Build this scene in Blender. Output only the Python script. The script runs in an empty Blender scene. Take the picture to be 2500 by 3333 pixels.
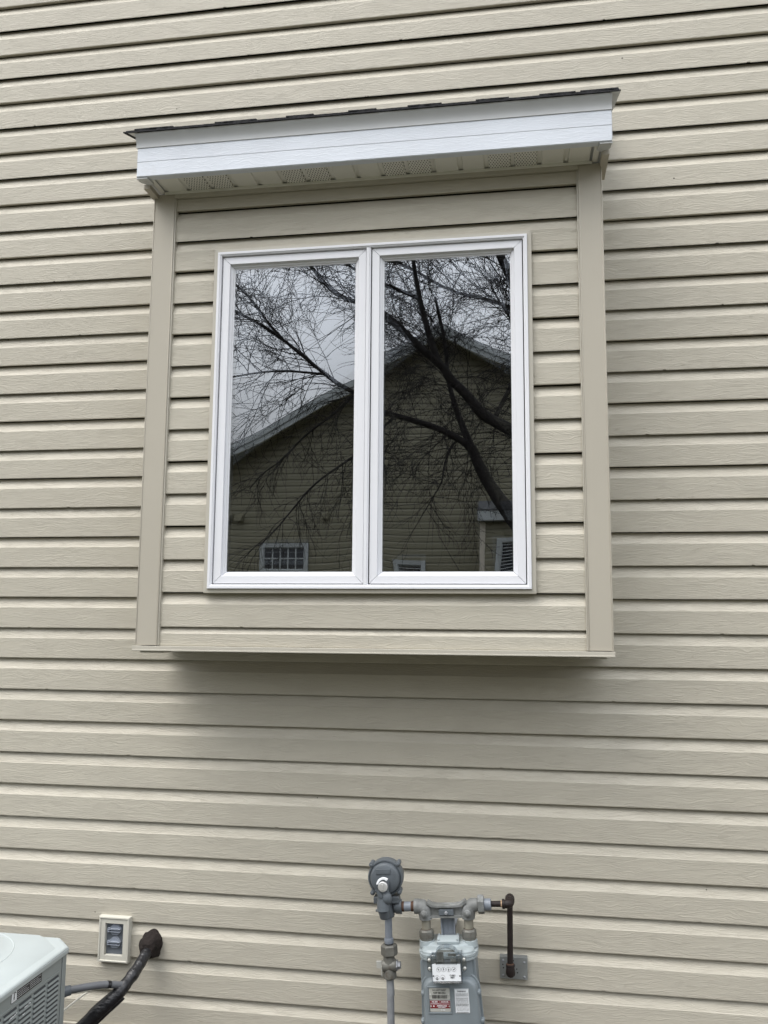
import bpy, bmesh, math, random
from mathutils import Vector, Matrix, noise
R = math.radians
random.seed(7)
sc = bpy.context.scene

# ------------------------------------------------------------------ camera
cam_data = bpy.data.cameras.new("camera")
cam = bpy.data.objects.new("camera", cam_data)
sc.collection.objects.link(cam)
sc.camera = cam
cam_data.sensor_fit = 'VERTICAL'
cam_data.sensor_height = 24.0
cam_data.lens = 24.0 * 2777.17 / 3333.0
cam_data.clip_start = 0.05
cam_data.clip_end = 500.0
fw = Vector((-0.1549, 0.9799, 0.1260)).normalized()
rt = Vector((0.9879, 0.1552, 0.0077)); rt = (rt - fw * rt.dot(fw)).normalized()
up = rt.cross(fw)
m = Matrix((rt, up, -fw)).transposed().to_4x4()
m.translation = Vector((0.0, -3.0321, 1.6602))
cam.matrix_world = m

# ------------------------------------------------------------------ world, sun, exposure
SUN_EL, SUN_AZ = R(60), R(225)        # azimuth measured from +Y, clockwise
world = bpy.data.worlds.new("World"); sc.world = world
world.use_nodes = True
nt = world.node_tree; nt.nodes.clear()
N, LK = nt.nodes, nt.links
out = N.new('ShaderNodeOutputWorld'); bg = N.new('ShaderNodeBackground')
sky = N.new('ShaderNodeTexSky'); sky.sky_type = 'NISHITA'; sky.sun_disc = False
sky.sun_elevation = SUN_EL; sky.sun_rotation = SUN_AZ
sky.air_density = 1.5; sky.dust_density = 5.0; sky.ozone_density = 1.5
tc = N.new('ShaderNodeTexCoord')
mp = N.new('ShaderNodeMapping'); mp.inputs['Scale'].default_value = (1.2, 1.2, 2.6)
LK.new(tc.outputs['Generated'], mp.inputs['Vector'])
nz = N.new('ShaderNodeTexNoise'); nz.inputs['Scale'].default_value = 2.2; nz.inputs['Detail'].default_value = 5
nz.inputs['Roughness'].default_value = 0.45
LK.new(mp.outputs['Vector'], nz.inputs['Vector'])
cr = N.new('ShaderNodeValToRGB')
cr.color_ramp.elements[0].position = 0.3; cr.color_ramp.elements[0].color = (7.3, 7.6, 8.1, 1)
cr.color_ramp.elements[1].position = 0.7; cr.color_ramp.elements[1].color = (9.7, 9.9, 10.2, 1)
LK.new(nz.outputs['Fac'], cr.inputs['Fac'])
mixw = N.new('ShaderNodeMixRGB'); mixw.inputs['Fac'].default_value = 0.88      # cloud deck over the clear sky
LK.new(sky.outputs['Color'], mixw.inputs['Color1']); LK.new(cr.outputs['Color'], mixw.inputs['Color2'])
# overcast gradient, horizon darkened extra to stand in for unmodelled distant obstructions
sxyz = N.new('ShaderNodeSeparateXYZ'); LK.new(tc.outputs['Generated'], sxyz.inputs[0])
mrz = N.new('ShaderNodeValToRGB')
for k_, (p_, v_) in enumerate(((0.0, 0.12), (0.20, 0.45), (0.45, 1.25), (1.0, 1.80))):
    e_ = mrz.color_ramp.elements[k_] if k_ < 2 else mrz.color_ramp.elements.new(p_)
    e_.position = p_; e_.color = (v_, v_, v_, 1)
LK.new(sxyz.outputs['Z'], mrz.inputs['Fac'])
vsc = N.new('ShaderNodeVectorMath'); vsc.operation = 'SCALE'
LK.new(mixw.outputs['Color'], vsc.inputs[0]); LK.new(mrz.outputs['Color'], vsc.inputs['Scale'])
LK.new(vsc.outputs['Vector'], bg.inputs['Color'])
bg.inputs['Strength'].default_value = 0.13
LK.new(bg.outputs['Background'], out.inputs['Surface'])

sun_data = bpy.data.lights.new("sun", 'SUN')
sun_data.energy = 1.2; sun_data.angle = R(40); sun_data.color = (1.0, 0.97, 0.92)
sun = bpy.data.objects.new("sun", sun_data); sc.collection.objects.link(sun)
sd = Vector((math.sin(SUN_AZ) * math.cos(SUN_EL), math.cos(SUN_AZ) * math.cos(SUN_EL), math.sin(SUN_EL)))
sun.rotation_euler = sd.to_track_quat('Z', 'Y').to_euler()
sun.location = sd * 20

sc.view_settings.view_transform = 'Standard'
sc.view_settings.look = 'None'
sc.view_settings.exposure = 0.70
sc.view_settings.gamma = 1.0
sc.view_settings.use_curve_mapping = False
sc.cycles.max_bounces = 8
sc.cycles.transparent_max_bounces = 16

# ------------------------------------------------------------------ materials
def mat(name, col, rough=0.5, metal=0.0, spec=0.5, var=0.0, vscale=6.0, bump=None, alpha=None, col2=None, mix=(0.45, 0.6), mscale=8.0, specks=False):
    """col2 + mix: patches of a second colour (rust, dirt). bump = (strength, distance, scale xyz, kind)"""
    mt = bpy.data.materials.new(name); mt.use_nodes = True
    t = mt.node_tree; n, l = t.nodes, t.links
    p = n['Principled BSDF']
    p.inputs['Roughness'].default_value = rough
    p.inputs['Metallic'].default_value = metal
    p.inputs['Specular IOR Level'].default_value = spec
    tcn = n.new('ShaderNodeTexCoord')
    c = None
    base = n.new('ShaderNodeRGB'); base.outputs[0].default_value = (*col, 1); c = base.outputs[0]
    if col2:
        x = n.new('ShaderNodeTexNoise'); x.inputs['Scale'].default_value = mscale; x.inputs['Detail'].default_value = 8
        x.inputs['Roughness'].default_value = 0.65
        l.new(tcn.outputs['Object'], x.inputs['Vector'])
        r_ = n.new('ShaderNodeValToRGB'); r_.color_ramp.elements[0].position = mix[0]; r_.color_ramp.elements[1].position = mix[1]
        l.new(x.outputs['Fac'], r_.inputs['Fac'])
        mx = n.new('ShaderNodeMixRGB'); mx.inputs['Color2'].default_value = (*col2, 1)
        l.new(r_.outputs['Color'], mx.inputs['Fac']); l.new(c, mx.inputs['Color1']); c = mx.outputs['Color']
    if var:
        x = n.new('ShaderNodeTexNoise'); x.inputs['Scale'].default_value = vscale; x.inputs['Detail'].default_value = 6
        l.new(tcn.outputs['Object'], x.inputs['Vector'])
        mr = n.new('ShaderNodeMapRange'); mr.inputs['From Min'].default_value = 0.25; mr.inputs['From Max'].default_value = 0.75
        mr.inputs['To Min'].default_value = 1 - var; mr.inputs['To Max'].default_value = 1 + var
        l.new(x.outputs['Fac'], mr.inputs['Value'])
        mx = n.new('ShaderNodeVectorMath'); mx.operation = 'SCALE'
        l.new(c, mx.inputs[0]); l.new(mr.outputs['Result'], mx.inputs['Scale']); c = mx.outputs['Vector']
    if specks:                                   # fly specks and splashes of dirt
        v_ = n.new('ShaderNodeTexVoronoi'); v_.inputs['Scale'].default_value = 7.0
        l.new(tcn.outputs['Object'], v_.inputs['Vector'])
        lt = n.new('ShaderNodeMath'); lt.operation = 'LESS_THAN'; lt.inputs[1].default_value = 0.022
        l.new(v_.outputs['Distance'], lt.inputs[0])
        mx = n.new('ShaderNodeMixRGB'); mx.inputs['Color2'].default_value = (0.10, 0.09, 0.07, 1)
        l.new(lt.outputs[0], mx.inputs['Fac']); l.new(c, mx.inputs['Color1']); c = mx.outputs['Color']
    l.new(c, p.inputs['Base Color'])
    if bump:
        st, dist, scl, kind = bump
        mpn = n.new('ShaderNodeMapping'); mpn.inputs['Scale'].default_value = scl
        l.new(tcn.outputs['Object'], mpn.inputs['Vector'])
        if kind == 'grain':
            # wood-grain embossing: wandering ridges that run along x
            wob = n.new('ShaderNodeTexNoise'); wob.inputs['Scale'].default_value = 7.0; wob.inputs['Detail'].default_value = 3
            wm = n.new('ShaderNodeMapping'); wm.inputs['Scale'].default_value = (1.0, 1.0, 2.2)
            l.new(tcn.outputs['Object'], wm.inputs['Vector']); l.new(wm.outputs['Vector'], wob.inputs['Vector'])
            ws = n.new('ShaderNodeVectorMath'); ws.operation = 'MULTIPLY_ADD'
            ws.inputs[1].default_value = (0.0, 0.0, 7.0)
            l.new(wob.outputs['Color'], ws.inputs[0]); l.new(mpn.outputs['Vector'], ws.inputs[2])
            hs = []
            for k, (sc_, off) in enumerate(((1.0, 0.0), (1.9, 31.7))):
                a = n.new('ShaderNodeTexNoise'); a.inputs['Scale'].default_value = sc_; a.inputs['Detail'].default_value = 2.5
                a.inputs['Roughness'].default_value = 0.5
                ad = n.new('ShaderNodeVectorMath'); ad.operation = 'ADD'; ad.inputs[1].default_value = (off, 0, off)
                l.new(ws.outputs['Vector'], ad.inputs[0]); l.new(ad.outputs['Vector'], a.inputs['Vector'])
                s1 = n.new('ShaderNodeMath'); s1.operation = 'SUBTRACT'; s1.inputs[1].default_value = 0.5
                l.new(a.outputs['Fac'], s1.inputs[0])
                s2 = n.new('ShaderNodeMath'); s2.operation = 'ABSOLUTE'; l.new(s1.outputs[0], s2.inputs[0])
                s3 = n.new('ShaderNodeMapRange'); s3.inputs['From Min'].default_value = 0.0; s3.inputs['From Max'].default_value = 0.045
                s3.inputs['To Min'].default_value = 1.0 if k == 0 else 0.55; s3.inputs['To Max'].default_value = 0.0
                s3.interpolation_type = 'SMOOTHSTEP'
                l.new(s2.outputs[0], s3.inputs['Value']); hs.append(s3.outputs['Result'])
            mxh = n.new('ShaderNodeMath'); mxh.operation = 'MAXIMUM'; l.new(hs[0], mxh.inputs[0]); l.new(hs[1], mxh.inputs[1])
            h = mxh.outputs[0]
        else:
            a = n.new('ShaderNodeTexNoise'); a.inputs['Scale'].default_value = 1.0; a.inputs['Detail'].default_value = 6
            l.new(mpn.outputs['Vector'], a.inputs['Vector']); h = a.outputs['Fac']
        b = n.new('ShaderNodeBump'); b.inputs['Strength'].default_value = st; b.inputs['Distance'].default_value = dist
        l.new(h, b.inputs['Height']); l.new(b.outputs['Normal'], p.inputs['Normal'])
    return mt

GR = (6, 6, 125)
VINYL = mat('beige_vinyl', (0.480, 0.449, 0.374), 0.50, spec=0.35, var=0.03, vscale=1.6, bump=(1.0, 0.00055, GR, 'grain'), col2=(0.452, 0.420, 0.350), mix=(0.35, 0.75), mscale=0.9, specks=True)
TRIM = mat('beige_trim', (0.420, 0.388, 0.324), 0.5, spec=0.35, var=0.03, vscale=3, bump=(0.35, 0.0005, (260, 260, 9), 'n'))
TRIMS = mat('beige_trim_smooth', (0.45, 0.424, 0.362), 0.42, spec=0.4, var=0.03, vscale=9)
WHITE = mat('white_window_vinyl', (0.73, 0.735, 0.765), 0.38, spec=0.45, var=0.015, vscale=3)
FASC = mat('white_fascia_metal', (0.63, 0.665, 0.72), 0.42, spec=0.4, var=0.04, vscale=4, bump=(0.6, 0.0005, (7, 7, 110), 'grain'), col2=(0.55, 0.57, 0.60), mix=(0.62, 0.8), mscale=7)
DRIP = mat('white_drip_metal', (0.53, 0.54, 0.545), 0.35, spec=0.45, var=0.03)
SOFF = mat('white_soffit_vinyl', (0.70, 0.69, 0.64), 0.5, spec=0.35, var=0.03)
HOLE = mat('dark_hole', (0.015, 0.015, 0.013), 0.9, spec=0.1)
SHING = mat('charcoal_shingle', (0.030, 0.030, 0.032), 0.95, spec=0.2, var=0.4, vscale=120, bump=(1, 0.002, (300, 300, 300), 'n'))
PUTTY = mat('brown_putty', (0.021, 0.0165, 0.015), 0.9, spec=0.2, var=0.4, vscale=40, bump=(1, 0.010, (70, 70, 70), 'n'), col2=(0.06, 0.05, 0.045), mix=(0.64, 0.75), mscale=25)
TAPE = mat('black_foam_tape', (0.010, 0.010, 0.012), 0.33, spec=0.5, var=0.3, vscale=40, bump=(1.0, 0.006, (30, 55, 55), 'n'))
CONDUIT = mat('grey_conduit', (0.125, 0.13, 0.14), 0.5, spec=0.4, var=0.12, vscale=25)
CABLE = mat('white_cable', (0.72, 0.70, 0.62), 0.5)
OUTP = mat('outlet_grey', (0.12, 0.135, 0.155), 0.5, spec=0.4, var=0.06, vscale=30)
OUTL = mat('outlet_light_grey', (0.24, 0.265, 0.31), 0.42, spec=0.5, var=0.05, vscale=30)
BLOCK = mat('almond_block', (0.535, 0.52, 0.455), 0.5, spec=0.35, var=0.03, vscale=20)
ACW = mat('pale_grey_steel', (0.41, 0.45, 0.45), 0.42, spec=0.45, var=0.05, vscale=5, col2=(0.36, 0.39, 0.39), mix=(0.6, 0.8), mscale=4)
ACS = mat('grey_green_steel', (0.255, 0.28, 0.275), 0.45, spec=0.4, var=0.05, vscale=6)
ACD = mat('dark_gap_and_shade', (0.05, 0.055, 0.06), 0.7)  # real gaps, and the painted shade over the louvre slats
DECAL_B = mat('decal_black', (0.012, 0.012, 0.014), 0.4)
DECAL_W = mat('decal_white', (0.78, 0.80, 0.82), 0.45)
DECAL_R = mat('decal_dark_red', (0.17, 0.018, 0.022), 0.4)
DECAL_S = mat('decal_silver', (0.50, 0.50, 0.47), 0.35, metal=0.3, var=0.06, vscale=40)
REG = mat('slate_grey_paint', (0.100, 0.114, 0.127), 0.42, spec=0.5, var=0.12, vscale=25, bump=(0.25, 0.0008, (160, 160, 160), 'n'))
PIPEP = mat('blue_grey_paint', (0.185, 0.205, 0.235), 0.42, spec=0.45, var=0.12, vscale=30, col2=(0.10, 0.075, 0.06), mix=(0.66, 0.74), mscale=30)
GALV = mat('weathered_galvanised', (0.275, 0.285, 0.30), 0.45, metal=0.25, var=0.15, vscale=40)
METER = mat('meter_grey_paint', (0.180, 0.207, 0.222), 0.40, spec=0.5, var=0.07, vscale=12, bump=(0.2, 0.0006, (200, 200, 200), 'n'))
METERT = mat('meter_light_paint', (0.315, 0.355, 0.365), 0.38, spec=0.5, var=0.08, vscale=14, bump=(0.25, 0.0008, (120, 120, 120), 'n'))
BARM = mat('dirty_cast_grey', (0.155, 0.16, 0.155), 0.55, var=0.18, vscale=30, col2=(0.27, 0.28, 0.28), mix=(0.5, 0.68), mscale=20, bump=(0.4, 0.0012, (120, 120, 120), 'n'))
BRONZE = mat('weathered_bronze', (0.150, 0.147, 0.130), 0.55, metal=0.25, var=0.25, vscale=35, col2=(0.09, 0.075, 0.058), mix=(0.58, 0.7), mscale=30)
STUB = mat('weathered_nipple', (0.25, 0.235, 0.19), 0.5, metal=0.2, var=0.2, vscale=35, col2=(0.12, 0.07, 0.045), mix=(0.58, 0.7), mscale=26)
RUST = mat('dark_rust', (0.0125, 0.007, 0.0062), 0.6, spec=0.45, var=0.4, vscale=60, col2=(0.045, 0.022, 0.017), mix=(0.62, 0.8), mscale=45, bump=(0.6, 0.001, (200, 200, 200), 'n'))
RUSTR = mat('rust_ring', (0.075, 0.038, 0.022), 0.8, var=0.3, vscale=60)
DOPE = mat('tan_thread_sealant', (0.55, 0.38, 0.24), 0.6, var=0.2, vscale=80)
SILVER = mat('bright_aluminium', (0.72, 0.72, 0.72), 0.32, metal=0.6)
PLATE = mat('galvanised_plate', (0.23, 0.24, 0.235), 0.5, metal=0.3, var=0.12, vscale=25)
FOUND = mat('concrete', (0.14, 0.125, 0.10), 0.95, var=0.25, vscale=20, bump=(0.7, 0.004, (60, 60, 60), 'n'))
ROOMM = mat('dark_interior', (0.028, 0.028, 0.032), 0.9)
BARK = mat('dark_bark', (0.020, 0.018, 0.017), 0.9, spec=0.2, var=0.35, vscale=18, bump=(1, 0.02, (30, 30, 12), 'n'))
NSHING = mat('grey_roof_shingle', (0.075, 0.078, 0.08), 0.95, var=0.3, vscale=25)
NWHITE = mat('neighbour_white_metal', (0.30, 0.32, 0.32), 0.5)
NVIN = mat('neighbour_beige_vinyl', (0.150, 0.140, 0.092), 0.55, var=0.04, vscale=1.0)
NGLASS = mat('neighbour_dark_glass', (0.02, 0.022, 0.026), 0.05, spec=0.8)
GRASS = mat('lawn', (0.050, 0.049, 0.028), 0.95, var=0.4, vscale=5, col2=(0.065, 0.055, 0.034), mix=(0.5, 0.65), mscale=3)
MULCH = mat('mulch', (0.055, 0.042, 0.032), 0.95, var=0.5, vscale=60, bump=(1, 0.02, (40, 40, 40), 'n'))

def soffit_vent():
    mt = mat('perforated_soffit_vinyl', (0.62, 0.615, 0.57), 0.5, spec=0.35)
    t = mt.node_tree; n, l = t.nodes, t.links; p = n['Principled BSDF']
    tcn = n.new('ShaderNodeTexCoord'); sp = n.new('ShaderNodeSeparateXYZ'); l.new(tcn.outputs['Object'], sp.inputs[0])
    def fr(sock, k, off=None):
        a = n.new('ShaderNodeMath'); a.operation = 'MULTIPLY'; a.inputs[1].default_value = k; l.new(sock, a.inputs[0]); s = a.outputs[0]
        if off is not None:
            b = n.new('ShaderNodeMath'); b.operation = 'ADD'; l.new(s, b.inputs[0]); l.new(off, b.inputs[1]); s = b.outputs[0]
        return s
    yk = fr(sp.outputs['Y'], 1 / 0.011)
    fl = n.new('ShaderNodeMath'); fl.operation = 'FLOOR'; l.new(yk, fl.inputs[0])
    hf = n.new('ShaderNodeMath'); hf.operation = 'MULTIPLY'; hf.inputs[1].default_value = 0.5; l.new(fl.outputs[0], hf.inputs[0])
    xk = fr(sp.outputs['X'], 1 / 0.0095, hf.outputs[0])
    conds = []
    for s, lim in ((xk, 0.15), (yk, 0.30)):
        f = n.new('ShaderNodeMath'); f.operation = 'FRACT'; l.new(s, f.inputs[0])
        d = n.new('ShaderNodeMath'); d.operation = 'SUBTRACT'; d.inputs[1].default_value = 0.5; l.new(f.outputs[0], d.inputs[0])
        a = n.new('ShaderNodeMath'); a.operation = 'ABSOLUTE'; l.new(d.outputs[0], a.inputs[0])
        c = n.new('ShaderNodeMath'); c.operation = 'LESS_THAN'; c.inputs[1].default_value = lim; l.new(a.outputs[0], c.inputs[0]); conds.append(c.outputs[0])
    mm = n.new('ShaderNodeMath'); mm.operation = 'MULTIPLY'; l.new(conds[0], mm.inputs[0]); l.new(conds[1], mm.inputs[1])
    mx = n.new('ShaderNodeMixRGB'); mx.inputs['Color1'].default_value = (0.70, 0.69, 0.64, 1); mx.inputs['Color2'].default_value = (0.03, 0.03, 0.026, 1)
    l.new(mm.outputs[0], mx.inputs['Fac']); l.new(mx.outputs['Color'], p.inputs['Base Color'])
    return mt
SOFFV = soffit_vent()

def glass(name, fac, tint, rough=0.0, gl=(1, 1, 1)):
    mt = bpy.data.materials.new(name); mt.use_nodes = True
    t = mt.node_tree; n, l = t.nodes, t.links; n.clear()
    o = n.new('ShaderNodeOutputMaterial'); mx = n.new('ShaderNodeMixShader'); mx.inputs['Fac'].default_value = fac
    tr = n.new('ShaderNodeBsdfTransparent'); tr.inputs['Color'].default_value = (*tint, 1)
    g = n.new('ShaderNodeBsdfGlossy'); g.inputs['Roughness'].default_value = rough; g.inputs['Color'].default_value = (*gl, 1)
    l.new(tr.outputs[0], mx.inputs[1]); l.new(g.outputs[0], mx.inputs[2]); l.new(mx.outputs[0], o.inputs['Surface'])
    return mt
GLASS = glass('window_glass', 0.33, (0.94, 0.95, 0.95), gl=(0.96, 0.98, 1.0))
GLASSB = glass('glass_inner_face', 0.0, (0.97, 0.98, 0.98))
GLASSC = glass('opaque_coated_inner_glass', 1.0, (1, 1, 1), gl=(0.17, 0.175, 0.19))       # opaque low-e mirror; the room's darkness is baked into it
CLEAR = glass('clear_plastic', 0.10, (0.90, 0.91, 0.92), rough=0.08)
CLEARD = glass('smoky_plastic', 0.16, (0.80, 0.82, 0.84), rough=0.15)

# ------------------------------------------------------------------ mesh builder
class MB:
    def __init__(s): s.v = []; s.f = []; s.mi = []; s.mats = []; s.cur = 0
    def use(s, m_):
        if m_ not in s.mats: s.mats.append(m_)
        s.cur = s.mats.index(m_); return s
    def add(s, vs, fs):
        b = len(s.v); s.v += [tuple(p) for p in vs]
        for f in fs: s.f.append(tuple(b + i for i in f)); s.mi.append(s.cur)
        return s
    def box(s, x0, x1, y0, y1, z0, z1):
        x0, x1 = min(x0, x1), max(x0, x1); y0, y1 = min(y0, y1), max(y0, y1); z0, z1 = min(z0, z1), max(z0, z1)
        return s.add([(x0, y0, z0), (x1, y0, z0), (x1, y1, z0), (x0, y1, z0), (x0, y0, z1), (x1, y0, z1), (x1, y1, z1), (x0, y1, z1)],
                     [(0, 3, 2, 1), (4, 5, 6, 7), (0, 1, 5, 4), (1, 2, 6, 5), (2, 3, 7, 6), (3, 0, 4, 7)])
    def prism(s, poly, a, b, axis='y'):
        """poly in the plane across axis; a..b along axis. axis y: (x,z); x: (y,z); z: (x,y)"""
        def P(p, t):
            return {'y': (p[0], t, p[1]), 'x': (t, p[0], p[1]), 'z': (p[0], p[1], t)}[axis]
        n_ = len(poly); vs = [P(p, a) for p in poly] + [P(p, b) for p in poly]
        fs = [tuple(range(n_)), tuple(range(2 * n_ - 1, n_ - 1, -1))] + [(i, i + n_, (i + 1) % n_ + n_, (i + 1) % n_) for i in range(n_)]
        return s.add(vs, fs)
    def lathe(s, prof, c, axis='z', n_=28, cap=True, phase=0.0):
        """prof: (radius, t along axis)"""
        vs = []; fs = []
        for r_, t in prof:
            for k in range(n_):
                a = 2 * math.pi * k / n_ + phase; p, q = r_ * math.cos(a), r_ * math.sin(a)
                if axis == 'z': vs.append((c[0] + p, c[1] + q, c[2] + t))
                elif axis == 'y': vs.append((c[0] + p, c[1] + t, c[2] + q))
                else: vs.append((c[0] + t, c[1] + p, c[2] + q))
        for j in range(len(prof) - 1):
            for k in range(n_):
                k2 = (k + 1) % n_
                fs.append((j * n_ + k, j * n_ + k2, (j + 1) * n_ + k2, (j + 1) * n_ + k))
        if cap:
            fs.append(tuple(range(n_))); fs.append(tuple(range((len(prof) - 1) * n_, len(prof) * n_)))
        return s.add(vs, fs)
    def tube(s, path, rad, n_=16, cap=True):
        P = [Vector(p) for p in path]; rs = rad if isinstance(rad, (list, tuple)) else [rad] * len(P)
        vs = []; fs = []; ref = None
        for i, p in enumerate(P):
            d = (P[min(i + 1, len(P) - 1)] - P[max(i - 1, 0)]).normalized()
            if ref is None:
                ref = d.orthogonal().normalized()
            u = (ref - d * ref.dot(d)).normalized(); ref = u; w = d.cross(u)
            for k in range(n_):
                a = 2 * math.pi * k / n_
                vs.append(p + (u * math.cos(a) + w * math.sin(a)) * rs[i])
        for j in range(len(P) - 1):
            for k in range(n_):
                k2 = (k + 1) % n_
                fs.append((j * n_ + k, j * n_ + k2, (j + 1) * n_ + k2, (j + 1) * n_ + k))
        if cap: fs.append(tuple(range(n_))); fs.append(tuple(range((len(P) - 1) * n_, len(P) * n_)))
        return s.add(vs, fs)
    def ball(s, c, r_, n_=16, sq=(1, 1, 1)):
        prof = []
        vs = []; fs = []
        for j in range(n_ // 2 + 1):
            t = math.pi * j / (n_ // 2) ; rr = max(1e-5, math.sin(t)) * r_
            for k in range(n_):
                a = 2 * math.pi * k / n_
                vs.append((c[0] + rr * math.cos(a) * sq[0], c[1] + rr * math.sin(a) * sq[1], c[2] + math.cos(t) * r_ * sq[2]))
        for j in range(n_ // 2):
            for k in range(n_):
                k2 = (k + 1) % n_; fs.append((j * n_ + k, j * n_ + k2, (j + 1) * n_ + k2, (j + 1) * n_ + k))
        return s.add(vs, fs)
    def build(s, name, m_=None, parent=None, bevel=0.0, smooth=True, angle=35, seg=2, label=None):
        me = bpy.data.meshes.new(name); me.from_pydata(s.v, [], s.f)
        bm = bmesh.new(); bm.from_mesh(me); bmesh.ops.recalc_face_normals(bm, faces=bm.faces); bm.to_mesh(me); bm.free()
        if s.mats:
            for x in s.mats: me.materials.append(x)
            for p, i in zip(me.polygons, s.mi): p.material_index = i
        else: me.materials.append(m_)
        if smooth:
            me.shade_smooth(); me.set_sharp_from_angle(angle=R(angle))
        o = bpy.data.objects.new(name, me); sc.collection.objects.link(o)
        if bevel:
            b = o.modifiers.new('bevel', 'BEVEL'); b.width = bevel; b.segments = seg; b.limit_method = 'ANGLE'; b.angle_limit = R(40)
            b.harden_normals = False
        if parent is not None: attach(o, parent)
        if label: o['label'] = label
        return o

ROOT = {}
def attach(o, parent):
    """parent o; its mesh is written in the frame recorded for its thing's root"""
    root = parent
    while root.parent: root = root.parent
    o.parent = parent
    if parent is root and root.name in ROOT and ROOT[root.name] == 'world':
        o.location = -root.location
def thing(name, label, cat, loc=(0, 0, 0), rot=None, group=None, frame='world'):
    o = bpy.data.objects.new(name, None); sc.collection.objects.link(o); o.location = loc
    o.empty_display_size = 0.1
    if rot: o.rotation_euler = rot
    o['label'] = label; o['category'] = cat
    if group: o['group'] = group
    ROOT[o.name] = frame
    return o
def tag(o, label, cat, group=None):
    o['label'] = label; o['category'] = cat
    if group: o['group'] = group
    return o
def text(body, size, m_, parent, x, y, z, name='lettering', rotx=90, roty=0, rotz=0, align='CENTER', thick=0.0003, xscale=1.0):
    cu = bpy.data.curves.new(name, 'FONT'); cu.body = body; cu.size = size; cu.align_x = align; cu.align_y = 'CENTER'; cu.extrude = thick
    cu.offset = size * 0.012; cu.resolution_u = 2
    tmp = bpy.data.objects.new('tmp_text', cu); sc.collection.objects.link(tmp)
    dg = bpy.context.evaluated_depsgraph_get(); dg.update()
    me = bpy.data.meshes.new_from_object(tmp.evaluated_get(dg)); me.name = name
    bpy.data.objects.remove(tmp)
    M = Matrix.Translation((x, y, z)) @ Matrix.Rotation(R(rotz), 4, 'Z') @ Matrix.Rotation(R(roty), 4, 'Y') @ Matrix.Rotation(R(rotx), 4, 'X') @ Matrix.Diagonal((xscale, 1, 1, 1))
    me.transform(M); me.materials.clear(); me.materials.append(m_)
    o = bpy.data.objects.new(name, me); sc.collection.objects.link(o); attach(o, parent)
    return o
def rrect(x0, x1, z0, z1, r_, n_=6, corners=(1, 1, 1, 1)):
    """rounded rectangle outline; corners: bl, br, tr, tl"""
    pts = []
    for (cx, cz, a0, on) in ((x0, z0, 180, corners[0]), (x1, z0, 270, corners[1]), (x1, z1, 0, corners[2]), (x0, z1, 90, corners[3])):
        sx = 1 if cx == x0 else -1; sz = 1 if cz == z0 else -1
        rr = r_ * on
        if rr <= 0: pts.append((cx, cz)); continue
        for k in range(n_ + 1):
            a = R(a0 + 90 * k / n_); pts.append((cx + sx * rr + rr * math.cos(a), cz + sz * rr + rr * math.sin(a)))
    return pts

# ------------------------------------------------------------------ ground
g = MB(); g.add([(-150, -150, 0), (150, -150, 0), (150, 150, 0), (-150, 150, 0)], [(0, 1, 2, 3)])
g.build('ground', GRASS, smooth=False)['kind'] = 'structure'
g = MB(); g.add([(-7, -0.75, 0.004), (6, -0.75, 0.004), (6, 0.02, 0.004), (-7, 0.02, 0.004)], [(0, 1, 2, 3)])
g.build('mulch_bed', MULCH, smooth=False)['kind'] = 'structure'

# ------------------------------------------------------------------ siding
def siding(courses, yf, xr, laps, seg=0.16, holes=None, proj=0.021, notch=True, amp=0.0007, rng=None, tops=None):
    """courses: z of each course's bottom edge, descending; tops[0] = top of the first. Dutch-lap profile."""
    b = MB(); rng = rng or random.Random(3)
    for i, z0 in enumerate(courses):
        z1 = tops if i == 0 else courses[i - 1]
        h = z1 - z0; lap = laps(i); lap_above = laps(i - 1)
        ranges = [(*xr, -9, 99)]
        if holes:
            hx0, hx1, hz0, hz1 = holes
            if z0 < hz1 and z1 > hz0:
                ranges = [(xr[0], hx0, -9, 99), (hx1, xr[1], -9, 99)]
                if z0 < hz0: ranges.append((hx0, hx1, -9, hz0))
                if z1 > hz1: ranges.append((hx0, hx1, hz1, 99))
        for (xa, xb, lo, hi) in ranges:
            if xb - xa < 0.01: continue
            xs = []; x = xa; k = 0
            while x < xb: xs.append((x, 0)); x += seg
            xs.append((xb, 0))
            if lap and notch and xb - xa > 0.5:
                x = xa + rng.uniform(0.1, 0.5)
                while x < xb - 0.1:
                    w = rng.uniform(0.006, 0.014); xs += [(x, 0), (x + 0.002, 1), (x + w, 1), (x + w + 0.002, 0)]
                    x += rng.uniform(0.6, 1.6)
                xs.sort()
            base = len(b.v); vs = []
            for (x, nt_) in xs:
                dy = amp * (noise.noise(Vector((x * 1.1, z0 * 3.0, 4.2))) * 1.6 + noise.noise(Vector((x * 4, z0 * 5, 1.0))) * 0.6)
                dz = 0.0006 * noise.noise(Vector((x * 0.9, z0 * 7.0, 9.7)))
                dz1 = 0.0006 * noise.noise(Vector((x * 0.9, z1 * 7.0, 9.7)))
                zb = z0 + dz + (0.0022 if nt_ else 0)
                zt = z1 + dz1
                yi = yf + proj
                lipy = yf + (0.0055 if lap else proj - 0.001) + dy
                pf = [(x, lipy, zb + (0.0030 if lap else 0.0025)), (x, yf + dy + 0.0008, zb), (x, yf + dy, zb + 0.0025),
                       (x, yf - 0.0006 + dy * 0.9, z0 + 0.650 * h), (x, yf + 0.0010 + dy * 0.8, z0 + 0.668 * h),
                       (x, yi - 0.001, zt - 0.001 + (0.012 if lap_above else 0.004))]
                vs += [(p[0], p[1], min(max(p[2], lo), hi)) for p in pf]
            nn = 6; fs = []
            for j in range(len(xs) - 1):
                for q in range(nn - 1):
                    fs.append((j * nn + q, (j + 1) * nn + q, (j + 1) * nn + q + 1, j * nn + q + 1))
            b.add(vs, fs)
    return b

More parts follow.
